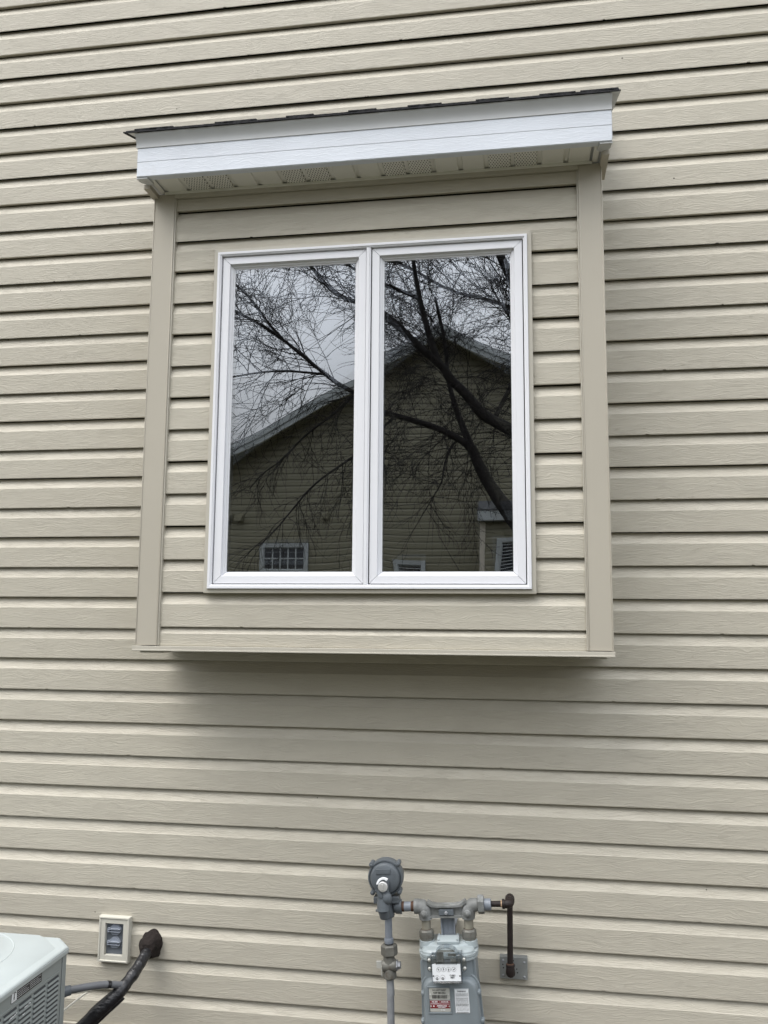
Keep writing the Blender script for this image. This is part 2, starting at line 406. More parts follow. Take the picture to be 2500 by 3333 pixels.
wallz = [4.2329, 4.1199, 4.0092, 3.9015, 3.7936, 3.6769, 3.5686, 3.4533, 3.3408, 3.2242, 3.1116, 2.9973, 2.8845, 2.7703, 2.6577,
         2.5413, 2.4294, 2.3108, 2.1997, 2.0828, 1.9692, 1.8531, 1.7397, 1.6227, 1.5093, 1.3927, 1.2796, 1.1615, 1.0488, 0.9305,
         0.8162, 0.698, 0.5846, 0.4653, 0.3510, 0.2364]
upper = [4.2329 + 0.1130 * k for k in range(18, 0, -1)]
allz = upper + wallz
off = len(upper)
house = thing('house', 'beige vinyl-sided house wall with a small boxed-out bay and double casement window', 'house', (0, 0, 0))
b = siding(allz, 0.0, (-6.0, 4.5), lambda i: (i - off) % 2 == 1, holes=(-1.276, 0.279, 1.585, 3.20), tops=upper[0] + 0.113)
b.build('wall_siding', VINYL, house, angle=14)
b = MB().box(-6.0, 4.5, 0.03, 0.25, 0.0, 0.26); b.build('foundation', FOUND, house)
b = MB()
b.box(-6.0, -1.27, 0.018, 0.20, 0.262, 6.4); b.box(0.275, 4.5, 0.018, 0.20, 0.262, 6.4)
b.box(-1.27, 0.275, 0.018, 0.20, 0.262, 1.58); b.box(-1.27, 0.275, 0.018, 0.20, 3.2, 6.4)
b.build('wall_sheathing', HOLE, house, smooth=False)
b = MB().box(-6.3, 4.8, -0.02, 6.0, 6.45, 6.55); b.build('main_roof_deck', SHING, house)
b = MB().box(-6.1, 4.6, 0.22, 0.3, 0.0, 6.44); b.build('rear_wall', HOLE, house)
b = MB().box(-6.0, 4.5, -0.012, 0.03, 0.226, 0.2355); b.build('starter_strip', TRIMS, house)

# bay
bayz = [3.1212, 3.0046, 2.8939, 2.7746, 2.6612, 2.5437, 2.4318, 2.316, 2.2042, 2.0892, 1.9776, 1.8619, 1.7501, 1.6331, 1.5200]
bay = siding(bayz[:-1] + [1.5690 - 0.0], -0.262, (-1.21, 0.2125), lambda i: i % 2 == 1, holes=(-1.046, 0.052, 1.7505, 2.9555), tops=3.186, rng=random.Random(11), seg=0.12)
bay_o = bay.build('bay_siding', VINYL, house, angle=14)
b = MB(); b.box(-1.25, 0.25, -0.245, -0.22, 2.97, 3.186); b.box(-1.25, 0.25, -0.245, -0.22, 1.572, 1.745)
b.box(-1.27, -1.05, -0.245, -0.22, 1.745, 2.97); b.box(0.055, 0.27, -0.245, -0.22, 1.745, 2.97)
b.build('bay_sheathing', HOLE, house, smooth=False)
# side walls of the bay
for xs_, sgn in ((-1.286, -1), (0.288, 1)):
    sb = MB()
    zz = bayz[:-1] + [1.569]
    for i, z0 in enumerate(zz):
        z1 = 3.186 if i == 0 else zz[i - 1]; h = z1 - z0
        pr = [(0.011, z0), (0.0, z0 + 0.001), (0.0, z0 + 0.66 * h), (0.011, z1 - 0.0005)]
        vs = []
        for yy in (-0.20, 0.0): vs += [(xs_ - sgn * p[0], yy, p[1]) for p in pr]
        sb.add(vs, [(0, 1, 5, 4), (1, 2, 6, 5), (2, 3, 7, 6)])
    sb.build('bay_side_siding', VINYL, house, smooth=False)
# corner posts of the bay
def corner_post(x0, x1, sgn):
    c = MB()
    pr = [(x0, -0.245), (x0, -0.2715), (x0 + 0.0025, -0.2725), (x0 + 0.0045, -0.270), (x1 - 0.0045, -0.270), (x1 - 0.0025, -0.2725), (x1, -0.2715), (x1, -0.245)]
    c.prism(pr, 1.571, 3.184, 'z')
    xo = x0 if sgn < 0 else x1
    c.box(xo, xo - sgn * 0.018, -0.2445, -0.195, 1.571, 3.184)
    c.build('corner_post', TRIM, house, bevel=0.0008)
corner_post(-1.2885, -1.2095, -1)
corner_post(0.2125, 0.2905, 1)
# bottom ledge (flashing strip) and underside of the bay
b = MB(); b.box(-1.2955, 0.2935, -0.2785, -0.03, 1.5545, 1.5685)
b.box(-1.2955, 0.2935, -0.2800, -0.2770, 1.5520, 1.5570)
b.build('bottom_ledge', TRIMS, house, bevel=0.001)
for xa_, xb_ in ((-1.27, -1.19), (0.185, 0.268)): MB().box(xa_, xb_, -0.268, -0.19, 1.5455, 1.5515).build('underside_flap', TRIMS, house, bevel=0.001)
# J channels beside and over the bay siding
for bb in ((-1.2093, -1.2045, -0.269, -0.24, 1.571, 3.166), (0.2077, 0.2123, -0.269, -0.24, 1.571, 3.166), (-1.2093, 0.2123, -0.274, -0.24, 3.1665, 3.184)):
    MB().box(*bb).build('siding_channel', TRIMS, house, bevel=0.0008)

# ------------------------------------------------------------------ little roof over the bay
roof = MB()
def sh_z(y, base=3.343): return base + (y + 0.412) * 0.34
def slab(bm_, x0, x1, y0, y1, dz, th, jig=0.0):
    n_ = max(2, int((x1 - x0) / 0.012)); top = []; rj = random.Random(int(x0 * 1000) + int(dz * 1e5))
    vs = []; fs = []
    for k in range(n_ + 1):
        x = x0 + (x1 - x0) * k / n_; j = rj.uniform(-jig, jig)
        vs += [(x, y0 + j, sh_z(y0) + dz), (x, y1, sh_z(y1) + dz), (x, y1, sh_z(y1) + dz + th), (x, y0 + j, sh_z(y0) + dz + th + j * 0.4)]
    for k in range(n_):
        for q in range(4): fs.append((k * 4 + q, k * 4 + (q + 1) % 4, k * 4 + 4 + (q + 1) % 4, k * 4 + 4 + q))
    fs += [(0, 1, 2, 3), (n_ * 4, n_ * 4 + 1, n_ * 4 + 2, n_ * 4 + 3)]
    bm_.add(vs, fs)
slab(roof, -1.345, 0.3405, -0.4215, -0.001, 0.0, 0.0045, 0.0012)
slab(roof, -1.337, 0.3360, -0.4185, -0.001, 0.0047, 0.004, 0.0016)
for (a, c) in ((-1.305, -1.165), (-1.012, -0.865), (-0.76, -0.665), (-0.545, -0.45), (-0.345, -0.232), (-0.12, -0.012), (0.085, 0.20), (0.215, 0.334)):
    slab(roof, a, c, -0.4190, -0.27, 0.009, 0.0042, 0.0016)
for k in range(3):
    slab(roof, -1.34, 0.338, -0.29 + k * 0.13, -0.001, 0.0095 + 0.0045 * k, 0.004, 0.0012)
roof_o = roof.build('bay_roof_shingles', SHING, house, smooth=False)
b = MB().prism([(-0.3915, 3.20), (-0.3915, 3.335), (-0.003, 3.465), (-0.003, 3.20)], -1.292, 0.306, 'x'); b.build('roof_core', DRIP, house, smooth=False)
# drip edge: vertical skirt flaring out under the shingles
def drip(x0, x1):
    pr = [(-0.3965, 3.2925), (-0.3990, 3.2935), (-0.3995, 3.3030), (-0.4015, 3.3120), (-0.4055, 3.3210), (-0.4110, 3.3300), (-0.4165, 3.3375), (-0.4165, 3.3395), (-0.3925, 3.3400)]
    d = MB(); d.prism(pr, x0, x1, 'x'); d.build('drip_edge', DRIP, house, angle=50)
drip(-1.304, 0.3145)
# fascia, two-step front plus bottom return
pr = [(-0.3930, 3.2960), (-0.3962, 3.2955), (-0.3966, 3.2430), (-0.3957, 3.2412), (-0.3964, 3.1895), (-0.3940, 3.1868), (-0.3700, 3.1868), (-0.3700, 3.1905), (-0.3930, 3.1905)]
f_ = MB(); f_.prism(pr, -1.2995, 0.3120, 'x'); f_.build('fascia_board', FASC, house, angle=25)
# rake ends
for x0, sgn in ((-1.3020, -1), (0.3145, 1)):
    r_ = MB(); xi = x0 - sgn * 0.006
    r_.prism([(-0.3915, 3.200), (-0.3915, 3.3355), (-0.004, 3.4640), (-0.004, 3.3500), (-0.335, 3.1980)], min(x0, xi), max(x0, xi), 'x')
    r_.prism([(-0.418, 3.3395), (-0.418, 3.3425), (-0.004, 3.4830), (-0.004, 3.4780)], min(x0 + sgn * 0.026, xi), max(x0 + sgn * 0.026, xi), 'x')
    r_.build('rake_board', DRIP, house, bevel=0.0008)
    # corner return under the fascia end
    c_ = MB(); xe = x0 - sgn * 0.0005
    c_.prism([(xe, -0.3925), (xe - sgn * 0.040, -0.3925), (xe - sgn * 0.046, -0.352), (xe - sgn * 0.028, -0.344), (xe - sgn * 0.004, -0.366)], 3.1815, 3.1862, 'z')
    c_.build('corner_return', DRIP, house, bevel=0.0006)
    d_ = MB(); xa = x0 + sgn * 0.0; xb = x0 - sgn * 0.030
    d_.box(min(xa + sgn * -0.006, xb), max(xa + sgn * -0.006, xb), -0.345, -0.18, 3.1700, 3.1860)
    d_.build('frieze_return', TRIM, house, bevel=0.0008)
    # vertical end of the drip corner
# soffit
gx = [-1.2430, -1.1572, -1.0681, -0.9812, -0.8921, -0.8013, -0.7163, -0.6256, -0.5358, -0.4485, -0.3621, -0.2724, -0.1807, -0.0927, -0.0056, 0.0825, 0.1708, 0.2550]
for i in range(len(gx) - 1):
    vt = i in (1, 2, 5, 6, 9, 10, 13, 14)
    x0, x1 = gx[i] + 0.0085, gx[i + 1] - 0.0035
    q = MB().use(SOFFV if vt else SOFF)
    q.prism([(x0, 3.1955), (x0 + 0.0035, 3.1895), (x1 - 0.0035, 3.1895), (x1, 3.1955)], -0.3705, -0.2735, 'y')
    q.use(SOFF).prism([(gx[i] - 0.0035, 3.1953), (x0, 3.1953), (x0, 3.1975), (gx[i] - 0.0035, 3.1975)], -0.3705, -0.2735, 'y')
    q.build('vented_soffit_panel' if vt else 'soffit_panel', None, house, smooth=False)
for bb in ((-1.262, -1.246, -0.3705, -0.271, 3.1872, 3.1905), (0.259, 0.277, -0.3705, -0.271, 3.1872, 3.1905), (-1.246, 0.259, -0.2775, -0.2745, 3.1800, 3.1900)):
    MB().box(*bb).build('soffit_channel', SOFF, house, bevel=0.0006)

# ------------------------------------------------------------------ window
win = MB()
def ring_sides(mb, prof, x0, x1, z0, z1, gap=0.0):
    """mitred frame: prof (inset o, y). Four separate sides with a hairline gap at the mitres"""
    for side in range(4):
        vs = []
        for o, y in prof:
            if side == 0: p, q = (x0 + o + gap, z0 + o), (x1 - o - gap, z0 + o)
            elif side == 1: p, q = (x1 - o, z0 + o + gap), (x1 - o, z1 - o - gap)
            elif side == 2: p, q = (x1 - o - gap, z1 - o), (x0 + o + gap, z1 - o)
            else: p, q = (x0 + o, z1 - o - gap), (x0 + o, z0 + o + gap)
            vs += [(p[0], y, p[1]), (q[0], y, q[1])]
        n_ = len(prof); fs = [(2 * k, 2 * k + 1, 2 * k + 3, 2 * k + 2) for k in range(n_ - 1)]
        fs += [(2 * n_ - 2, 2 * n_ - 1, 1, 0), tuple(range(0, 2 * n_, 2)), tuple(range(2 * n_ - 1, 0, -2))]
        mb.add(vs, fs)
window = bpy.data.objects.new('window', None); sc.collection.objects.link(window); window.parent = house
t_ = MB(); ring_sides(t_, [(0, -0.245), (0, -0.2745), (0.001, -0.2755), (0.0135, -0.2765), (0.0142, -0.2745), (0.0142, -0.245)], -1.0505, 0.0555, 1.7470, 2.9600, 0.0002)
t_.build('window_trim', TRIMS, house, bevel=0.0)
b = MB(); b.box(-1.060, 0.064, -0.2455, -0.238, 1.738, 2.969); b.box(-1.0493, 0.0543, -0.2715, -0.246, 1.7482, 1.7512)
FX0, FX1, FZ0, FZ1 = -1.0358, 0.0412, 1.7618, 2.9458
f_ = MB(); ring_sides(f_, [(0, -0.250), (0, -0.2825), (0.001, -0.2835), (0.0085, -0.2835), (0.0098, -0.2810), (0.0128, -0.2800), (0.0140, -0.2785), (0.0140, -0.2500)], FX0, FX1, FZ0, FZ1, 0.0)
f_.build('window_frame', WHITE, window, angle=25)
MX0, MX1 = -0.5025, -0.4875
m_ = MB(); m_.prism([(MX0, -0.250), (MX0, -0.2800), (MX0 + 0.001, -0.2810), (MX0 + 0.010, -0.2810), (MX0 + 0.0115, -0.2785), (MX1, -0.2780), (MX1, -0.250)], FZ0 + 0.0142, FZ1 - 0.0142, 'z')
m_.build('mullion', WHITE, window, angle=25)
SZ0, SZ1 = FZ0 + 0.0172, FZ1 - 0.0160
panes = []
def pane(name, x0, x1, z0, z1, y, bulge, front=None, th=0.003):
    """a sealed-unit pane is never quite flat: it bows by a fraction of a millimetre"""
    nx, nz = 40, 80; vs = []; fs = []
    for side, yy in ((0, y), (1, y + th)):
        for j in range(nz + 1):
            for i in range(nx + 1):
                u, v = i / nx * 2 - 1, j / nz * 2 - 1
                x, z = x0 + (x1 - x0) * i / nx, z0 + (z1 - z0) * j / nz
                d = bulge * (1 - u ** 4) * (1 - v ** 6) + bulge * 0.12 * noise.noise(Vector((x * 3, z * 4, y * 90)))
                vs.append((x, yy + d, z))
    o_ = (nx + 1) * (nz + 1)
    for s_ in (0, 1):
        for j in range(nz):
            for i in range(nx):
                a = s_ * o_ + j * (nx + 1) + i
                fs.append((a, a + 1, a + nx + 2, a + nx + 1))
    h_ = len(fs) // 2
    p = MB().use(front); p.add(vs, fs[:h_]); p.use(GLASSB); p.add(vs, fs[h_:])
    me_o = p.build(name, None, window, angle=60)
    return me_o
for (sx0, sx1) in ((FX0 + 0.0170, MX0 - 0.0022), (MX1 + 0.0032, FX1 - 0.0170)):
    s_ = MB(); ring_sides(s_, [(0, -0.240), (0, -0.2715), (0.0008, -0.2725), (0.0255, -0.2725), (0.0268, -0.2705), (0.0268, -0.2625), (0.0345, -0.2600), (0.0355, -0.2560), (0.0400, -0.2550), (0.0400, -0.2400)], sx0, sx1, SZ0, SZ1, 0.0008)
    s_.build('sash', WHITE, window, angle=25)
    g_ = MB()
    ring_sides(g_, [(0.0, -0.2385), (0.0, -0.232), (0.0415, -0.232), (0.0415, -0.2385)], sx0, sx1, SZ0, SZ1)
    ring_sides(g_, [(0.030, -0.2490), (0.030, -0.2396), (0.0420, -0.2396), (0.0420, -0.2490)], sx0, sx1, SZ0, SZ1)
    g_.build('glazing_spacer', ACD, window, smooth=False)
    pane('pane', sx0 + 0.036, sx1 - 0.036, SZ0 + 0.036, SZ1 - 0.036, -0.2530, 0.00035, GLASS)
    pane('pane', sx0 + 0.036, sx1 - 0.036, SZ0 + 0.036, SZ1 - 0.036, -0.2375, -0.0004, GLASSC)
# dark backing behind the hairline gaps of frame and sash
b = MB(); ring_sides(b, [(0.004, -0.2495), (0.004, -0.2395), (0.040, -0.2395), (0.040, -0.2495)], FX0, FX1, FZ0, FZ1)
b.box(MX0 - 0.012, MX0 - 0.0005, -0.2495, -0.2415, SZ0, SZ1); b.box(MX1 + 0.0005, MX1 + 0.012, -0.2495, -0.2415, SZ0, SZ1)
ring_sides(b, [(0.0142, -0.2665), (0.0142, -0.2500), (0.0169, -0.2500), (0.0169, -0.2665)], FX0, FX1, FZ0, FZ1)
b.box(MX0 - 0.0021, MX0 - 0.0002, -0.2665, -0.2500, SZ0, SZ1); b.box(MX1 + 0.0002, MX1 + 0.0031, -0.2665, -0.2500, SZ0, SZ1)
b.build('weather_seal', HOLE, window, smooth=False)
# the dark room behind the glass
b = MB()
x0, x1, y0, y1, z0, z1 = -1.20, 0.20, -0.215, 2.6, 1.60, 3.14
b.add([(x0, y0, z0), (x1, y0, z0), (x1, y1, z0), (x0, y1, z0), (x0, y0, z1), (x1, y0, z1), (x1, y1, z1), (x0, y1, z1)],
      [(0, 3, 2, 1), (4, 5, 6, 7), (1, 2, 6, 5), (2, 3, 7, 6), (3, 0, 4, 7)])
b.build('room_interior', ROOMM, house, smooth=False)

# ------------------------------------------------------------------ neighbour's house (seen mirrored in the glass)
NY = -12.7
nb = thing('neighbour_house', 'beige gabled house across the yard, mirrored in the panes of the window', 'house', (-1.3, NY, 0))
AX, AZ, SL = -1.34, 6.93, 0.572
nz_ = [0.25 + 0.1143 * k for k in range(58, -1, -1)]
def nbx(z0, z1):
    hw = min(5.6, max(0.0, (AZ - 0.20 - z0) / SL)); return (AX - hw, AX + hw)
b = MB()
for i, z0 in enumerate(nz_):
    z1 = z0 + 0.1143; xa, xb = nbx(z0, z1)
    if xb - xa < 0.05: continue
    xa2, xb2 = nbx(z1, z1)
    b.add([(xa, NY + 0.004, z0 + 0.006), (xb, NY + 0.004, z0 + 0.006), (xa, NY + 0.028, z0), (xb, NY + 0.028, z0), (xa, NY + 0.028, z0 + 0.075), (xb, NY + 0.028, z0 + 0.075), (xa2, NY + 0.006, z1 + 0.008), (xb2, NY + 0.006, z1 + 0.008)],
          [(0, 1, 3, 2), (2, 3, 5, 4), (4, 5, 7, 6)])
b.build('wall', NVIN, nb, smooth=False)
hw = 5.6; ez = AZ - 0.30 - hw * SL
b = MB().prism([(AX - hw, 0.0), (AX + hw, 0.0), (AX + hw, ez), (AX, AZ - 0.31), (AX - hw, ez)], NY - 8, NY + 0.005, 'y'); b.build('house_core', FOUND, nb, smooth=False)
rf = MB(); ww = 6.1
for s_ in (-1, 1):
    rf.prism([(AX, AZ + 0.06), (AX + s_ * ww, AZ + 0.06 - ww * SL), (AX + s_ * ww, AZ - ww * SL), (AX, AZ)], NY - 8.2, NY + 0.42, 'y')
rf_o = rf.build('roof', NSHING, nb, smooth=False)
fa = MB()
for s_ in (-1, 1):
    fa.prism([(AX, AZ - 0.003), (AX + s_ * ww, AZ - 0.003 - ww * SL), (AX + s_ * ww, AZ - 0.165 - ww * SL), (AX, AZ - 0.165)], NY + 0.36, NY + 0.40, 'y')
    fa.prism([(AX, AZ + 0.045), (AX + s_ * ww, AZ + 0.045 - ww * SL), (AX + s_ * ww, AZ - 0.06 - ww * SL), (AX, AZ - 0.06)], NY + 0.402, NY + 0.425, 'y')
fa.build('rake_fascia', NWHITE, nb, smooth=False)
so = MB()
for s_ in (-1, 1):
    so.prism([(AX, AZ - 0.166), (AX + s_ * ww, AZ - 0.166 - ww * SL), (AX + s_ * ww, AZ - 0.18 - ww * SL), (AX, AZ - 0.18)], NY + 0.0, NY + 0.395, 'y')
so.build('rake_soffit', NVIN, nb, smooth=False)
def nwindow(x0, x1, z0, z1, y, grid=0, blinds=False):
    w_ = bpy.data.objects.new('window', None); sc.collection.objects.link(w_); attach(w_, nb)
    q = MB(); ring_sides(q, [(0, y), (0, y + 0.05), (0.07, y + 0.05), (0.09, y + 0.02), (0.09, y)], x0, x1, z0, z1); q.build('window_frame', NWHITE, w_, smooth=False)
    q = MB().box(x0 + 0.08, x1 - 0.08, y, y + 0.012, z0 + 0.08, z1 - 0.08); q.build('pane', NGLASS, w_, smooth=False)
    if grid:
        q = MB()
        for k in range(1, grid): xx = x0 + 0.09 + (x1 - x0 - 0.18) * k / grid; q.box(xx - 0.012, xx + 0.012, y + 0.012, y + 0.022, z0 + 0.085, z1 - 0.085)
        q.box(x0 + 0.085, x1 - 0.085, y + 0.012, y + 0.024, (z0 + z1) / 2 - 0.012, (z0 + z1) / 2 + 0.012)
        q.build('muntin_grid', NWHITE, w_, smooth=False)
    if blinds:
        q = MB(); k = z0 + 0.12
        while k < z1 - 0.1: q.box(x0 + 0.09, x1 - 0.09, y + 0.0125, y + 0.016, k, k + 0.012); k += 0.055
        q.build('blind', NWHITE, w_, smooth=False)
nwindow(-4.71, -3.80, 2.575, 3.09, NY + 0.02, grid=5)
nwindow(-2.20, -1.645, 2.10, 2.79, NY + 0.02, blinds=True)
# its own boxed bay
b = MB(); zz = 1.2
while zz < 3.36:
    b.add([(-0.66, NY + 0.39, zz), (1.30, NY + 0.39, zz), (-0.66, NY + 0.402, zz), (1.30, NY + 0.402, zz), (-0.66, NY + 0.402, zz + 0.07), (1.30, NY + 0.402, zz + 0.07), (-0.66, NY + 0.388, zz + 0.1143), (1.30, NY + 0.388, zz + 0.1143)],
          [(0, 1, 3, 2), (2, 3, 5, 4), (4, 5, 7, 6)]); zz += 0.1143
b.box(-0.655, 1.295, NY, NY + 0.385, 1.2, 3.38); b.build('bay_wall', NVIN, nb, smooth=False)
for xa_, xb_ in ((-0.67, -0.585), (1.22, 1.305)): MB().box(xa_, xb_, NY + 0.03, NY + 0.412, 1.2, 3.38).build('corner_trim', TRIM, nb, smooth=False)
b = MB(); b.prism([(NY + 0.55, 3.56), (NY + 0.55, 3.585), (NY + 0.02, 3.80), (NY + 0.02, 3.56)], -0.70, 1.34, 'x'); b.build('bay_roof', NSHING, nb, smooth=False)
b = MB(); b.box(-0.70, 1.34, NY + 0.50, NY + 0.54, 3.39, 3.558); b.box(-0.70, 1.34, NY + 0.03, NY + 0.50, 3.385, 3.40); b.build('bay_fascia', NWHITE, nb, smooth=False)
nwindow(-0.41, 1.05, 1.6, 3.10, NY + 0.40, blinds=True)
for (x, z) in ((-5.20, 3.53), (-5.04, 3.53), (-3.507, 3.56)):
    q = MB(); q.box(x - 0.06, x + 0.06, NY + 0.02, NY + 0.05, z - 0.06, z + 0.1)
    q.prism([(NY + 0.05, z + 0.08), (NY + 0.14, z + 0.02), (NY + 0.14, z - 0.05), (NY + 0.05, z - 0.05)], x - 0.05, x + 0.05, 'x'); q.build('vent_hood', NVIN, nb, smooth=False)

# ------------------------------------------------------------------ bare tree between the houses (also mirrored in the glass)
tree = thing('bare_tree', 'leafless spreading tree with dark bark in the yard, mirrored in the window panes', 'tree', (0.6, -7.3, 0))
Mc = Vector((0.0, 2.532, 1.66))
def L3(pts, y0, y1):
    o = []
    for i, (x, z) in enumerate(pts):
        t = i / max(1, len(pts) - 1); y = y0 + (y1 - y0) * t
        k = (y - Mc.y) / (-7.3 - Mc.y); P = Mc + (Vector((x, -7.3, z)) - Mc) * k
        o.append(P)
    return o
def smooth_path(P, n_=3):
    for _ in range(n_ - 1):
        Q = [P[0]]
        for a, c in zip(P[:-1], P[1:]): Q += [a * 0.75 + c * 0.25, a * 0.25 + c * 0.75]
        Q.append(P[-1]); P = Q
    return P
limbs = [
 ('trunk', [(0.62, -0.05), (0.60, 0.6), (0.50, 1.2), (0.34, 1.9), (0.12, 2.40), (-0.053, 2.696), (-0.228, 3.003), (-0.419, 3.374), (-0.528, 3.674)], -7.3, -7.3, 0.115, 0.055),
 ('A', [(-0.50, 3.60), (-0.60, 3.73), (-0.711, 3.796), (-0.924, 3.916), (-1.18, 4.005), (-1.426, 4.091), (-1.676, 4.204), (-1.959, 4.345), (-2.138, 4.473), (-2.398, 4.706), (-2.629, 4.912), (-2.863, 5.106), (-3.175, 5.321), (-3.414, 5.488), (-3.725, 5.7)], -7.3, -6.9, 0.046, 0.012),
 ('B', [(-0.50, 3.60), (-0.599, 3.848), (-0.681, 4.068), (-0.738, 4.263), (-0.80, 4.50), (-0.82, 4.9), (-0.95, 5.5)], -7.3, -7.6, 0.050, 0.016),
 ('C', [(0.55, 0.9), (0.56, 1.8), (0.48, 2.8), (0.25, 3.45), (-0.041, 3.779), (-0.22, 3.926), (-0.415, 4.06), (-0.568, 4.298), (-0.782, 4.511), (-0.836, 4.633), (-0.994, 4.786), (-1.153, 4.926), (-1.358, 5.176), (-1.521, 5.365), (-1.70, 5.47), (-1.958, 5.50), (-2.112, 5.563), (-2.264, 5.677), (-2.498, 5.955), (-2.702, 6.163), (-2.95, 6.45)], -7.3, -6.8, 0.088, 0.013),
 ('D', [(-0.902, 4.68), (-1.009, 5.007), (-1.068, 5.22), (-1.128, 5.465), (-1.185, 5.77), (-1.215, 5.955), (-1.239, 6.27), (-1.30, 6.8)], -7.05, -7.3, 0.044, 0.017),
 ('E', [(0.56, 1.8), (0.55, 3.2), (0.40, 4.3), (0.20, 5.0), (0.08, 5.27), (-0.043, 5.526), (-0.091, 5.708), (-0.172, 5.969), (-0.236, 6.205), (-0.35, 6.7)], -7.3, -7.0, 0.09, 0.04),
 ('F', [(-2.835, 5.089), (-2.988, 5.253), (-3.115, 5.445), (-3.263, 5.655), (-3.457, 5.854), (-3.655, 6.019)], -6.98, -6.6, 0.02, 0.010),
 ('G', [(-1.60, 4.17), (-1.674, 3.948), (-1.935, 3.667), (-2.153, 3.467), (-2.432, 3.252), (-2.66, 2.977), (-2.863, 2.735), (-3.068, 2.548)], -7.12, -6.5, 0.02, 0.006),
 ('H', [(-2.015, 4.36), (-2.193, 4.114), (-2.531, 3.87), (-2.781, 3.581), (-3.045, 3.409), (-3.178, 3.22)], -7.05, -7.4, 0.018, 0.006),
 ('I', [(-0.65, 3.76), (-0.754, 3.724), (-0.852, 3.455), (-0.867, 3.269), (-0.939, 3.154), (-1.122, 2.845)], -7.3, -6.9, 0.016, 0.005),
 ('J', [(-1.378, 4.07), (-1.569, 3.833), (-1.67, 3.538), (-1.778, 3.245)], -7.2, -7.0, 0.016, 0.005),
 ('K', [(-0.25, 6.1), (-0.7, 6.15), (-1.2, 6.35), (-1.8, 6.55)], -7.0, -6.7, 0.03, 0.012),
 ('M', [(0.1, 5.2), (-0.3, 5.45), (-0.75, 5.55), (-1.3, 5.9), (-1.9, 6.2)], -7.1, -7.5, 0.03, 0.010),
 ('O', [(-1.15, 5.5), (-1.6, 5.75), (-2.2, 6.05), (-3.0, 6.35)], -7.2, -7.5, 0.028, 0.010),
 ('Q', [(-2.3, 4.62), (-2.9, 4.70), (-3.4, 4.62), (-3.9, 4.45)], -7.0, -7.4, 0.02, 0.008),
 ('S', [(-0.3, 3.98), (-0.1, 4.5), (-0.05, 5.0), (-0.3, 5.6)], -7.2, -7.6, 0.025, 0.010),
]
rt_ = random.Random(21)
tw = MB()
def twig(p, d, ln, r0, depth, droop):
    n_ = 7 if depth > 0 else 5
    path = [p.copy()]; q = p.copy(); d = d.normalized()
    bend = Vector((rt_.uniform(-1, 1), rt_.uniform(-1, 1), rt_.uniform(-1, 1))) * 0.17
    for k in range(n_):
        d = (d + bend + Vector((rt_.uniform(-1, 1), rt_.uniform(-1, 1), rt_.uniform(-1, 1))) * 0.10 + Vector((0, 0, droop))).normalized()
        q = q + d * ln / n_; path.append(q.copy())
        if depth > 0 and k >= 1:
            for _ in range(rt_.choice((1, 1, 2)) if depth == 1 else rt_.choice((1, 2, 2))):
                sd_ = Vector((rt_.uniform(-1, 1), rt_.uniform(-1, 1), rt_.uniform(-1, 1)))
                twig(q, d * 0.8 + sd_ * 0.75, ln * rt_.uniform(0.30, 0.55), r0 * 0.6, depth - 1, droop * 1.2)
    rr = [max(0.0020, r0 * (1 - 0.65 * k / n_)) for k in range(n_ + 1)]
    tw.tube(path, rr, n_=3, cap=False)
for nm, pts, y0, y1, r0, r1 in limbs:
    P = smooth_path(L3(pts, y0, y1)); n_ = len(P)
    rs = []
    for i in range(n_):
        t = i / (n_ - 1); rs.append((r0 + (r1 - r0) * t ** 0.8) * (1 + 0.07 * noise.noise(Vector((i * 0.9, r0 * 90, 0)))))
    q = MB(); q.tube(P, rs, n_=10 if r0 > 0.03 else 6); q.build('trunk' if nm == 'trunk' else 'branch', BARK, tree, angle=80)
    if nm == 'trunk': continue
    dens = {'G': 0.06, 'H': 0.06, 'I': 0.06, 'J': 0.06}.get(nm, 0.060)
    acc = 0.0
    for a, c in zip(P[:-1], P[1:]):
        acc += (c - a).length
        if a.z < 3.4 and nm in ('C', 'E'): acc = 0; continue
        while acc > dens:
            acc -= dens
            d0 = (c - a).normalized(); side = Vector((rt_.uniform(-1, 1), rt_.uniform(-1, 1), rt_.uniform(-1, 1)))
            low = a.z < 4.5
            dirn = d0 * 0.7 + side * 0.9 + (Vector((0, 0, -0.4)) if low and rt_.random() < 0.6 else Vector((0, 0, 0.15)))
            small = nm in 'GHIJ'
            twig(a.lerp(c, rt_.random()), dirn, rt_.uniform(0.35, 0.7) if small else rt_.uniform(0.6, 1.35), 0.0052 if small else 0.0062, 1 if (small or rt_.random() < 0.72) else 2, -0.10 if low else -0.015)
print('twig faces', len(tw.f))
tw.build('twigs', BARK, tree, smooth=False)

# ------------------------------------------------------------------ gas meter assembly (local frame: x right, y depth, z up, tilted 4 degrees)
TILT = R(-4.0)
gm = thing('gas_meter', 'grey residential gas meter with round regulator, riser pipe and rusty outlet pipe on the wall', 'gas meter', (-0.2439, 0.0, 0.7271), (0, TILT, 0), frame='local')
YB = -0.13
def hexp(c, r_, t0, t1, axis, n_=6, phase=0.0, cham=0.12):
    q = MB(); h = t1 - t0; q.lathe([(r_ * 0.88, 0), (r_, h * cham), (r_, h * (1 - cham)), (r_ * 0.88, h)], (c[0] + (t0 if axis == 'x' else 0), c[1] + (t0 if axis == 'y' else 0), c[2] + (t0 if axis == 'z' else 0)), axis, n_, phase=phase)
    return q
